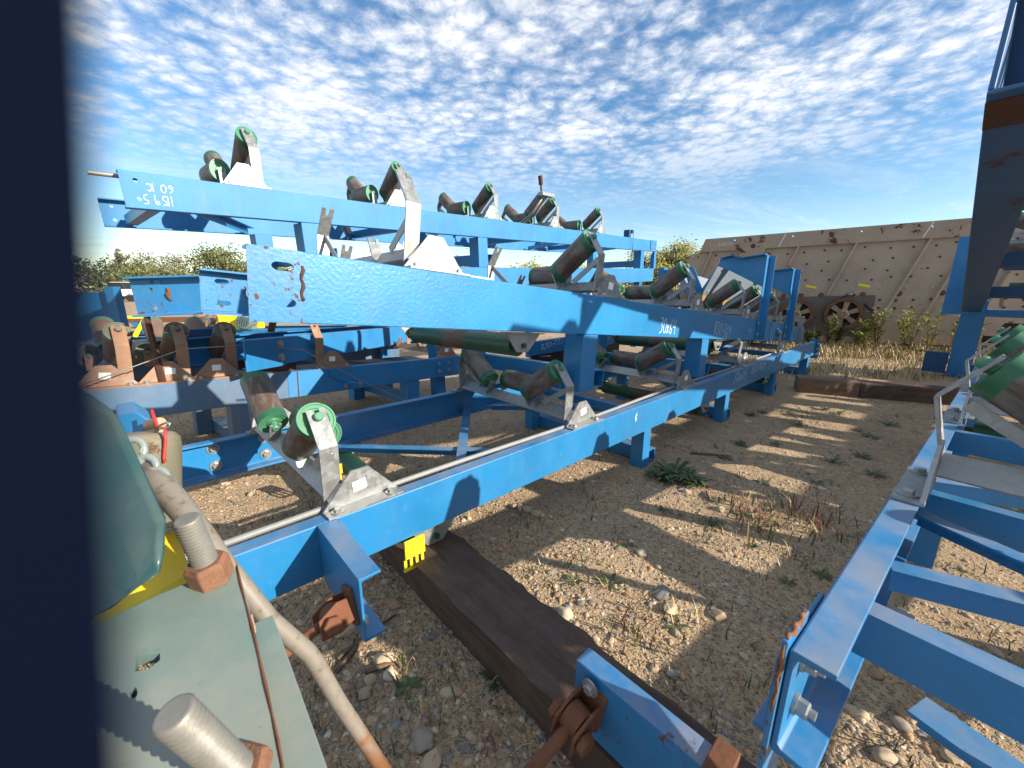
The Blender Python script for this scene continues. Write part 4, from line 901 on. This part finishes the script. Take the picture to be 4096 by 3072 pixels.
def spots(n, rmin, rmax, pw=1.0):
    """scatter over the yard, thinning with distance"""
    out = []
    while len(out) < n:
        r = rmin * (rmax/rmin) ** (rnd.random() ** pw); a = R(rnd.uniform(-52, 58)); x, y = r*math.sin(a), r*math.cos(a)
        d = noise.noise(Vector((x*.9, y*.9, 1.7)))*.5 + noise.noise(Vector((x*3, y*3, 4)))*.35
        if rnd.random() < .62 + d: out.append((x, y))
    return out
def pebbles(n, sub, smin, smax, rmin, rmax):
    v, f = ico(sub); P = np.array(spots(n, rmin, rmax, .8)); s = smin*(smax/smin)**npr.random(n)**1.6
    V = np.empty((n, len(v), 3)); 
    ang = npr.random(n)*2*np.pi; sh = np.c_[npr.uniform(.75,1.35,n), npr.uniform(.7,1.05,n), npr.uniform(.45,.75,n)]
    for i in range(n):
        k = 1 + (npr.random(len(v))-.5)*.38
        q = v*k[:,None]*sh[i]*s[i]; c, d = math.cos(ang[i]), math.sin(ang[i])
        V[i,:,0] = q[:,0]*c - q[:,1]*d + P[i,0]; V[i,:,1] = q[:,0]*d + q[:,1]*c + P[i,1]; V[i,:,2] = q[:,2] + gz(P[i,0], P[i,1]) - s[i]*.06
    F = (f[None]+np.arange(n)[:,None,None]*len(v)).reshape(-1,3)
    C = np.repeat(PAL[npr.integers(0,len(PAL),n)]*npr.uniform(.75,1.2,(n,1)), len(v), axis=0)
    return V.reshape(-1,3), F, C
peb_m = vcol_mat('pebble_stone', .85)
parts = [pebbles(40000, 1, .0026, .0085, .6, 6.5), pebbles(8000, 2, .006, .0165, .6, 7.5)]
off = 0; Vs, Fs, Cs = [], [], []
for V, F, C in parts: Vs.append(V); Fs.append(F+off); Cs.append(C); off += len(V)
g = link('gravel', mesh_np('gravel', np.concatenate(Vs), np.concatenate(Fs), np.concatenate(Cs), peb_m)); tag(g, 'loose tan and grey pea gravel strewn over the dirt', 'gravel', kind='stuff')
stone_me = []
for k in range(12):
    v, f = ico(3); sd = k*7.3; c = PAL[[0,2,3,4,6,8,1,5,7,2,6,8][k]]
    ang = k % 3 == 0
    q = np.array([Vector(p)*(1 + .30*noise.noise(Vector(p)*1.3+Vector((sd,0,0))) + .10*noise.noise(Vector(p)*3.2+Vector((0,sd,0)))) for p in v])
    if ang:                                                     # broken, faceted stones
        for j in range(9):
            n_ = npr.normal(size=3); n_ /= np.linalg.norm(n_); d = q@n_; lim = .72; q = q - np.outer(np.maximum(d-lim,0), n_)
    q = q*np.array([1.15,.85,.62]); C = np.repeat([c], len(v), axis=0)
    stone_me.append(mesh_np('stone', q, f, C, vcol_mat('stone_%d' % k, .8, 0, .35, 6), not ang))
big = [(2650,2380,.062,3),(2260,2465,.050,4),(2870,2465,.045,6),(2680,2440,.05,9),(2110,2045,.04,1),(2150,2060,.052,1),(2080,2035,.038,9),(2745,1975,.034,4),(1540,2640,.05,1),(1390,2520,.05,1),(1690,2960,.055,2),(1480,2720,.03,0),(1800,2770,.035,1),(1395,2400,.035,7),(3240,1890,.04,1),(2985,1690,.05,1),(1875,2080,.03,9),(1460,2770,.035,6),(1730,3040,.045,0),(1560,2700,.035,4),(3500,2700,.030,8),(3600,2900,.036,2),(3700,2820,.028,6),(3520,2480,.034,7),(3650,2650,.03,5),(3800,3000,.036,11)]
n_st = 0
def stone(x, y, s, k):
    o = link('stone', stone_me[k % 12], ground, (x, y, gz(x, y)+s*.22), rot=(rnd.uniform(-.25,.25), rnd.uniform(-.25,.25), rnd.uniform(0,6.28))); o.scale = (s*rnd.uniform(.85,1.2), s*rnd.uniform(.85,1.15), s*rnd.uniform(.8,1.1))
for px_, py_, s, k in big: p = on_z(px_, py_, 0); stone(p.x, p.y, s*.72, k)
for x, y in spots(268, .7, 6.0, .75): stone(x, y, .010*3.0**(rnd.random()**1.9), rnd.randrange(12))

# grass blades and dry straw: nobody could count them
def blades(centres, per, h0, h1, w, cols, lean=.6, spread=.05):
    V, F, C = [], [], []
    for (x, y, sc) in centres:
        for _ in range(rnd.randint(max(1,per//2), per)):
            a = rnd.uniform(0, 6.283); r_ = abs(rnd.gauss(0, spread))*sc; bx, by = x+math.cos(a)*r_, y+math.sin(a)*r_; z = gz(bx, by)-.004
            h = rnd.uniform(h0, h1)*sc; a2 = rnd.uniform(0, 6.283); l = h*rnd.uniform(.1, lean); dx, dy = math.cos(a2), math.sin(a2); wx, wy = -dy*w*sc, dx*w*sc; b0 = len(V)
            V += [(bx-wx,by-wy,z),(bx+wx,by+wy,z),(bx+dx*l*.45+wx*.8,by+dy*l*.45+wy*.8,z+h*.6),(bx+dx*l*.45-wx*.8,by+dy*l*.45-wy*.8,z+h*.6),(bx+dx*l,by+dy*l,z+h),(bx+dx*l*1.02,by+dy*l*1.02,z+h*.99)]
            F += [(b0,b0+1,b0+2,b0+3),(b0+3,b0+2,b0+4,b0+5)]; c = rnd.choice(cols); k = rnd.uniform(.7,1.25); C += [(c[0]*k,c[1]*k,c[2]*k)]*6
    return np.array(V), np.array(F), np.array(C)
leaf_m = vcol_mat('leaf', .55, 0, .2, 30)
GRN = [(.055,.078,.022),(.075,.10,.03),(.10,.105,.035),(.042,.060,.02)]; DRY = [(.44,.31,.13),(.38,.26,.10),(.50,.37,.18),(.30,.21,.085)]; REDS = [(.17,.025,.022),(.12,.03,.02),(.22,.09,.035)]
cl = [(x, y, rnd.uniform(.6,1.3)) for x, y in spots(620, .6, 7.0, .7)]
g = link('grass', mesh_np('grass', *blades(cl, 10, .012, .06, .0024, GRN*3+DRY, 1.1, .06), leaf_m, False)); tag(g, 'sparse short green grass sprouting through the gravel', 'grass', kind='stuff')
def pc(x, y): p = on_z(x, y, 0); return (p.x, p.y)
cl = [(*pc(rnd.gauss(3120,110), rnd.gauss(2080,45)), rnd.uniform(.8,1.6)) for _ in range(34)] + [(*pc(rnd.gauss(2650,120), rnd.gauss(2560,60)), 1) for _ in range(9)] + [(*pc(rnd.gauss(1720,200), rnd.gauss(2850,120)), .8) for _ in range(8)]
g = link('red_grass', mesh_np('red_grass', *blades(cl, 13, .025, .085, .0026, REDS*2+DRY+GRN, 1.2, .09), leaf_m, False)); tag(g, 'reddish autumn grass and stems in the shade beside the right conveyor', 'grass', kind='stuff')
cl = []
for _ in range(1500):
    t_ = rnd.uniform(-.25, 1.25); q = rnd.uniform(-2.6, -.35); cl.append((jp1.x+(jp2.x-jp1.x)*t_+jd.y*-q*-1*0 + q*(-jd.y)*1, jp1.y+(jp2.y-jp1.y)*t_ + q*jd.x, rnd.uniform(.7,1.5)))
for _ in range(500): cl.append((rnd.uniform(3.3,7.5), rnd.uniform(5.6,8.2), rnd.uniform(.5,1.0)))
g = link('dry_grass', mesh_np('dry_grass', *blades(cl, 10, .04, .15, .006, DRY*4+GRN, .8, .14), leaf_m, False)); tag(g, 'straw-coloured dry grass along the foot of the beige screen', 'grass', kind='stuff')
def leafy(name, label, x, y, n, ln, wd, cols, rise=.4, group='low weeds scattered over the gravel'):
    V, F, C = [], [], []
    for i in range(n):
        a = i*2.4+rnd.uniform(-.3,.3); l = ln*rnd.uniform(.6,1.15); c = rnd.choice(cols); k = rnd.uniform(.8,1.2); d = (math.cos(a), math.sin(a)); e = (-d[1], d[0]); r_ = rise*rnd.uniform(.4,1.3); b0 = len(V)
        for t, w, z in ((.02,.12,.004),(.35,.7,.35*r_),(.7,1,.55*r_),(1,.05,.45*r_)):
            for s in (-1, 1): V.append((d[0]*l*t+e[0]*wd*w*s, d[1]*l*t+e[1]*wd*w*s, z*l+ (0 if s else 0)))
        F += [(b0,b0+1,b0+3,b0+2),(b0+2,b0+3,b0+5,b0+4),(b0+4,b0+5,b0+7,b0+6)]; C += [(c[0]*k,c[1]*k,c[2]*k)]*8
    o = link(name, mesh_np(name, np.array(V), np.array(F), np.array(C), leaf_m, False), None, (x, y, gz(x, y))); return tag(o, label, 'weed', group)
ORD = ['nearest','second nearest','third nearest','fourth nearest','fifth nearest','sixth nearest','seventh nearest','eighth nearest','ninth nearest','tenth nearest','eleventh nearest','twelfth nearest','thirteenth nearest','fourteenth nearest','fifteenth nearest','sixteenth nearest','seventeenth nearest','eighteenth nearest','nineteenth nearest','twentieth nearest']
def near(l): return sorted(l, key=lambda q: math.hypot(*pc(*q[:2])))
wl = {'m':'flat green weed rosette growing in the shaded gravel between the conveyors', 'a':'small leafy weed at the foot of the first blue leg', 'f':'low green weed on the far bare dirt'}
for i, (px_, py_, n, ln) in enumerate(((2640,1915,26,.13),(2690,1905,30,.16),(2750,1935,24,.14),(2780,1945,22,.12))): leafy('weed', ['leftmost leafy weed at the foot of the first blue leg','largest leafy weed beside the first blue leg','third leafy weed from the first blue leg','rightmost weed of the patch by the first blue leg'][i], *pc(px_, py_), n, ln, .013, GRN, .9, 'leafy weeds at the blue leg')
for i, (px_, py_) in enumerate(near(((2870,2015),(2860,2100),(2990,2070),(3050,1925),(3270,1930),(3090,2110),(2650,2045),(3010,2190),(2840,2110),(2700,2060),(2960,2060),(3060,2040),(2500,2180),(2300,2330),(1990,2720),(1640,2740),(2700,2500),(2440,2340),(3150,2330),(3285,2300)))): leafy('weed', 'flat green weed rosette between the two conveyors, %s to the viewer' % ORD[i], *pc(px_, py_), rnd.randint(6,15), rnd.uniform(.028,.07), rnd.uniform(.005,.010), GRN, rnd.uniform(.2,.8))
for i, (px_, py_) in enumerate(near(((3190,1700),(3150,1650),(3430,1720),(3480,1745),(3350,1660),(3050,1650),(3000,1660),(3300,1640),(3560,1700),(3100,1780),(2960,1780),(3330,1850),(3450,1830),(2900,1830),(3500,1900)))): leafy('weed', 'low green weed on the bare dirt before the far timbers, %s to the viewer' % ORD[i], *pc(px_, py_), rnd.randint(9,18), rnd.uniform(.05,.11), rnd.uniform(.006,.012), GRN, rnd.uniform(.3,.8))
def tall_weed(x, y, h, cols, label, n=150):
    root = thing('tall_weed', label, 'weed', Matrix.Translation((x, y, 0)), 'tall yellowing weeds growing against the screen')
    b = MB(); V, F, C = [], [], []
    for s in range(rnd.randint(4,7)):
        a = rnd.uniform(0,6.28); l = rnd.uniform(.05,.35)*h; tp = Vector((math.cos(a)*l, math.sin(a)*l, h*rnd.uniform(.65,1.05))); md = tp*.5+Vector((0,0,h*.08))
        b.pipe([(0,0,0), md, tp], [.007,.005,.003], 5)
        for i in range(n//3):
            t = rnd.uniform(.15,1); p = Vector((0,0,0)).lerp(md, t*2) if t < .5 else md.lerp(tp, t*2-1)
            a2 = rnd.uniform(0,6.28); d = Vector((math.cos(a2), math.sin(a2), rnd.uniform(-.3,.7))); ll = rnd.uniform(.07,.17); w = Vector((-d.y, d.x, 0)).normalized()*rnd.uniform(.010,.020); b0 = len(V); q = p+d*ll
            V += [p, p+d*ll*.5+w, q, p+d*ll*.5-w]; F.append((b0,b0+1,b0+2,b0+3)); c = rnd.choice(cols); k = rnd.uniform(.7,1.25); C += [(c[0]*k,c[1]*k,c[2]*k)]*4
    b.build('stem', simple('weed_stem', (.22,.16,.08), .8), root); link('leaves', mesh_np('leaves', np.array([tuple(v) for v in V]), np.array(F), np.array(C), leaf_m, False), root)
YG = [(.36,.33,.04),(.24,.27,.05),(.14,.19,.04),(.42,.34,.05),(.08,.12,.03)]; DG = [(.06,.10,.03),(.09,.13,.035),(.15,.14,.04)]
for i in range(26):
    t_ = .12 + i*.047; dist = rnd.uniform(.55,1.45); p = jp1.lerp(jp2, t_) ; x, y = p.x + jd.y*dist, p.y - jd.x*dist
    hh = rnd.uniform(.38,.68) + (.42 if .72 < t_ < 1.0 else 0)
    dark = t_ < .62
    tall_weed(x, y, hh, DG if dark else YG, 'dark green weed by the rusty flywheels, %s from the left' % ORD[i].replace(' nearest','').replace('nearest','first') if dark else 'yellow-green weed against the right part of the beige screen, %s from the left' % ORD[i-11].replace(' nearest','').replace('nearest','first'), 170)
for i, (px_, py_, az_, L_) in enumerate(((2760,1815,100,.30),(1345,2690,20,.22),(1465,2690,70,.12),(2560,2960,160,.3),(1350,2640,35,.25),(2840,2010,10,.12))):
    p = on_z(px_, py_, 0); a = R(az_); b = MB(); b.pipe([(0,0,.008),(math.sin(a)*L_*.5,math.cos(a)*L_*.5,.012),(math.sin(a)*L_+.01,math.cos(a)*L_,.006)], [.008,.010,.004], 6); o = b.build('wood_splinter', tie_w, None, (p.x,p.y,gz(p.x,p.y)))
    tag(o, ['grey wood sliver lying on the sunlit dirt beyond the first leg','longest pale wood splinter left of the timber','short pale bark piece left of the timber','brown wood sliver by the end of the blue stub','second pale splinter beside the longest one left of the timber','thin twig in the gravel between the conveyors'][i], 'splinter')

# ------------------------------------------------------------------ trees and yard behind
def tree(px_, top_y, d, rad, cols, label, n=1500, sparse=.0, kind='round', ls=.155):
    base = at(px_, 1150, d); H = at(px_, top_y, d).z; x, y = base.x, base.y
    root = thing('tree', label, 'tree', Matrix.Translation((x, y, 0)), 'trees beyond the yard')
    b = MB(); b.pipe([(0,0,0),(.05,.02,H*.35),(.1,-.05,H*.75)], [.14,.10,.04], 7)
    V, F, C = [], [], []; clumps = []
    for i in range(26):
        if kind == 'cone': t = rnd.random()**.8; a = rnd.uniform(0,6.28); r_ = rad*(1-t)*rnd.uniform(.5,1.05); c = Vector((math.cos(a)*r_, math.sin(a)*r_, H*(.25+.72*t))); cr = rad*.32*(1.1-t*.7)
        else:
            v = Vector((rnd.gauss(0,1), rnd.gauss(0,1), rnd.gauss(0,1))).normalized()*rnd.uniform(.35,.95); c = Vector((v.x*rad, v.y*rad, H*.60+v.z*H*.36)); cr = rad*rnd.uniform(.22,.42)
        clumps.append((c, cr)); b.pipe([(.05,0,H*.3), c*.6+Vector((0,0,H*.1)), c], [.05,.03,.012], 5)
    for i in range(int(n*1.9)):
        c, cr = rnd.choice(clumps); v = Vector((rnd.gauss(0,1), rnd.gauss(0,1), rnd.gauss(0,.8)))*cr*.5; p = c+v
        u_ = Vector((rnd.gauss(0,1), rnd.gauss(0,1), rnd.gauss(0,1))).normalized(); w_ = u_.orthogonal().normalized(); s = ls*rnd.uniform(.5,1.2); b0 = len(V)
        V += [p+u_*s, p+w_*s*.55, p-u_*s, p-w_*s*.55]; F.append((b0,b0+1,b0+2,b0+3)); k = rnd.choice(cols); q = rnd.uniform(.7,1.3); C += [(k[0]*q,k[1]*q,k[2]*q)]*4
    b.build('trunk', simple('bark', (.11,.085,.06), .9), root); link('crown', mesh_np('crown', np.array([tuple(v) for v in V]), np.array(F), np.array(C), leaf_m, False), root)
OLV = [(.080,.098,.026),(.11,.118,.030),(.055,.072,.021),(.15,.138,.036)]; DRK = [(.05,.068,.024),(.07,.088,.03),(.095,.105,.034)]; GRY = [(.14,.125,.07),(.17,.145,.085),(.11,.10,.055)]; YEL = [(.17,.175,.028),(.23,.20,.028),(.11,.135,.03),(.28,.22,.028)]; GOLD = [(.55,.36,.05),(.48,.30,.05),(.6,.44,.09)]
tree(400,1040,52,4.6,DRK,'broad dark green tree at the far left beyond the yard',2200)
tree(505,995,55,1.8,GRY,'narrow grey-brown conifer rising above the left treeline',900,kind='cone')
tree(575,1010,56,2.6,GRY,'thin grey half-bare tree just right of the conifer',700)
tree(655,995,58,3.2,GRY,'tall sparse grey tree, the highest round crown on the left',800)
tree(735,1000,60,3,GRY,'half-bare tree right of the highest round crown on the left',650)
tree(620,1060,48,3.8,OLV,'olive shrub-like tree under the conifer',1800)
tree(790,1080,47,2.6,OLV,'yellowish olive tree low behind the scraped blue channel',1300)
tree(900,990,50,3.4,OLV,'olive tree showing left of the big blue beam end',1900)
tree(985,1020,52,2.8,OLV,'yellow-olive tree touching the big blue beam end',1400)
tree(1130,1030,50,3,OLV,'olive tree hidden behind the big blue beam',900); tree(1640,1060,48,3.2,OLV,'low olive tree seen through the empty idler brackets',1300)
tree(1840,1020,46,3.4,DRK+OLV,'rounded green tree between the top conveyor and the big beam',1900)
tree(1960,1045,46,2.6,OLV,'smaller olive tree right of the first short post',1200); tree(2130,1050,44,2.8,YEL,'yellow-green bush-like tree behind the second short post',1300)
tree(2330,1060,44,2.6,YEL,'yellow-green tree behind the raised front roller',900)
tree(2615,975,30,2.2,DRK+YEL,'narrow green tree right of the top conveyor end',3000,ls=.10); tree(2690,962,31,2.6,YEL,'bright yellow-green tree in the middle of the right-hand clump',4200,ls=.10)
tree(2775,965,30,2.4,YEL+DRK,'green tree touching the left end of the beige screen',3800,ls=.10); tree(2640,1030,27,1.5,YEL,'yellow bush in front of the right-hand clump',1400,ls=.11)
tree(3005,905,36,1.3,GOLD,'golden-leaved treetop showing above the beige screen',900,ls=.14); tree(2980,930,36.5,1.0,GOLD,'smaller golden treetop beside the other above the screen',500,ls=.14)
V, F, C = [], [], []
for i in range(24000):
    a = R(rnd.uniform(-70,60)); d = rnd.uniform(60,72); p = Vector((math.sin(a)*d, math.cos(a)*d, rnd.random()**1.3*3.0*(1+.35*math.sin(a*37)+.2*math.sin(a*91)))); u_ = Vector((rnd.gauss(0,1), rnd.gauss(0,1), rnd.gauss(0,1))).normalized(); w_ = u_.orthogonal().normalized(); s = .22; b0 = len(V)
    V += [p+u_*s, p+w_*s*.6, p-u_*s, p-w_*s*.6]; F.append((b0,b0+1,b0+2,b0+3)); k = rnd.choice(OLV+DRK*2); C += [k]*4
o = link('hedgerow', mesh_np('hedgerow', np.array([tuple(v) for v in V]), np.array(F), np.array(C), leaf_m, False)); tag(o, 'far continuous hedgerow along the horizon behind the yard', 'hedge', kind='stuff')

# yard pieces seen through the gap at the left
up = at(340, 1160, 3.7)
o = thing('steel_upright', 'blue steel upright plate standing at the far left behind the tan idlers', 'post', frame((at(330,1160,3.75).x, at(330,1160,3.75).y, 0), 88, 0))
zt = at(330,1160,3.75).z
b = MB(); b.box(-.45, .25, 0, .012, 0, zt-.02); b.build('plate', blue, o, bevel=.003); b = MB(); b.box(.2505, .335, -.06, .02, 0, zt+.03); b.build('flange', blue, o, bevel=.003); b = MB(); b.pipe([(-.33,-.04,.75),(-.29,-.045,.95),(-.27,-.03,1.0)], .03, 8); b.build('yellow_strap', yellow, o)
bgM = frame(at(690, 1322, 8.2), 83, 0)
bg = thing('conveyor_section', 'far blue conveyor section with chalk marks, carrying a yellow drive guard', 'conveyor', bgM)
b = MB(); channel(b, 0, 3.2, 0, 1, .33); r_ = b.build('side_rail', blue, bg); writing(r_, '9ll0E8', 1.0, -.10, .09, -.003, w=.09, flip=True, r=.006); writing(r_, '3b7', 1.0, -.25, .08, -.003, w=.09, flip=True, r=.006)
b = MB(); channel(b, 0, 3.2, .9, -1, .33); b.build('side_rail', blue, bg); MB().box(.2,.3,.05,.85,-.6,-.332).build('leg', blue_dark, bg); MB().box(2.6,2.7,.05,.85,-.6,-.332).build('leg', blue_dark, bg); idler(bg, .45, .9, kind='dusty')
yg = thing('drive_guard', 'bright yellow sheet drive guard standing on the far blue section', 'guard', bgM @ Matrix.Translation((.80,.2,.004)))
b = MB(); b.prism([(0,0),(.82,0),(.82,.34),(-.02,.36)], 'y', 0, .05); b.build('guard_sheet', yellow, yg, bevel=.006); b = MB(); b.prism([(0,0),(.82,0),(.82,.34),(-.02,.36)], 'y', .051, .16); b.build('guard_back', yellow, yg)
mo = thing('electric_motor', 'grey-green electric motor with slotted fan cover before the yellow guard', 'motor', bgM @ Matrix.Translation((1.43,-.02,.17)))
b = MB(); b.lathe((0,-.10,0),(0,.21,0),[(0,0),(0,.12),(.05,.15),(.3,.15),(.3,.145),(1,.145),(1,0)],26); b.box(-.12,.12,-.02,.20,-.166,-.10); b.build('housing', teal, mo)
for i in range(7): x = (i-3)*.032; h = math.sqrt(max(0,.0115-x*x)); MB().box(x-.007,x+.007,-.1035,-.1005,-h,h).build('slot', black, mo)
for i in range(9): a = math.pi*i/8; b = MB(); b.box(-.004,.004,.0,.2,.1455,.165); fo = b.build('fin', teal, mo); fo.rotation_euler = (0, a-math.pi/2, 0)
for i, (x, y, d, L_, lab) in enumerate(((540,1322,8.6,.42,'upper of the short blue channels stacked far left'),(545,1345,8.3,.40,'middle of the short blue channels stacked far left'),(545,1362,8.0,.40,'lowest of the short blue channels stacked far left'))):
    o = thing('steel_channel', lab, 'channel', frame(at(x, y, d), 84, 0)); b = MB(); channel(b, -.1, L_, 0, -1, .07, 0, .12); b.build('channel', blue_pale, o); MB().box(0,L_-.1,0,.1,-at(x,y,d).z+.0,-.072).build('support', black, o)
o = thing('support_arm', 'yellow jack arm on a sloping blue strut in the far left yard', 'stand', frame(at(500,1275,7.6), 80, 0))
MB().box(-.05,.30,0,.08,.0,.05).build('arm', yellow, o); b = MB(); b.slab([(.26,.04,.0),(.32,.04,.0),(.10,.04,-.36),(.02,.04,-.34)], (0,.03,0)); b.build('brace', yellow, o); b = MB(); b.slab([(.0,.1,-.10),(.08,.1,-.06),(.55,.1,-.50),(.42,.1,-.52)], (0,.1,0)); b.build('strut', blue, o); b = MB(); b.slab([(.34,.02,.3),(.40,.02,.3),(.62,.02,-.45),(.54,.02,-.45)],(0,.06,0)); b.build('leg', dark_rust, o); MB().box(.1,.2,.05,.15,-.78,-.5).build('foot', black, o)
o = thing('rust_beam', 'long rusty brown beam on the ground in the far left yard', 'beam', frame(at(500, 1272, 13), 82, .3)); MB().box(0, 3.6, 0, .2, -.16, 0).build('beam', rust_m, o); MB().box(.2,.5,0,.2,-.40,-.162).build('block', tie_m, o); MB().box(2.8,3.1,0,.2,-.40,-.162).build('block', tie_m, o)
tk_ = thing('pickup_truck', 'small white pickup truck parked far away at the left', 'truck', frame((at(505,1212,38).x, at(505,1212,38).y, 0), 70, 0)); wp_ = simple('white_car_paint', (.7,.7,.7), .3)
MB().box(-1.1,1.1,-.8,.8,.5,1.15).build('body', wp_, tk_, bevel=.1); MB().prism([(-.9,1.151),(.5,1.151),(.3,1.75),(-.6,1.75)],'y',-.7,.7).build('cab', black, tk_, bevel=.05); MB().box(-.6,.3,-.68,.68,1.752,1.80).build('roof', wp_, tk_)
for x in (-.75,.75):
    for y in (-.8,.62): MB().cyl((x,y,.36),(x,y+.18,.36),.36,14).build('wheel', black, tk_)
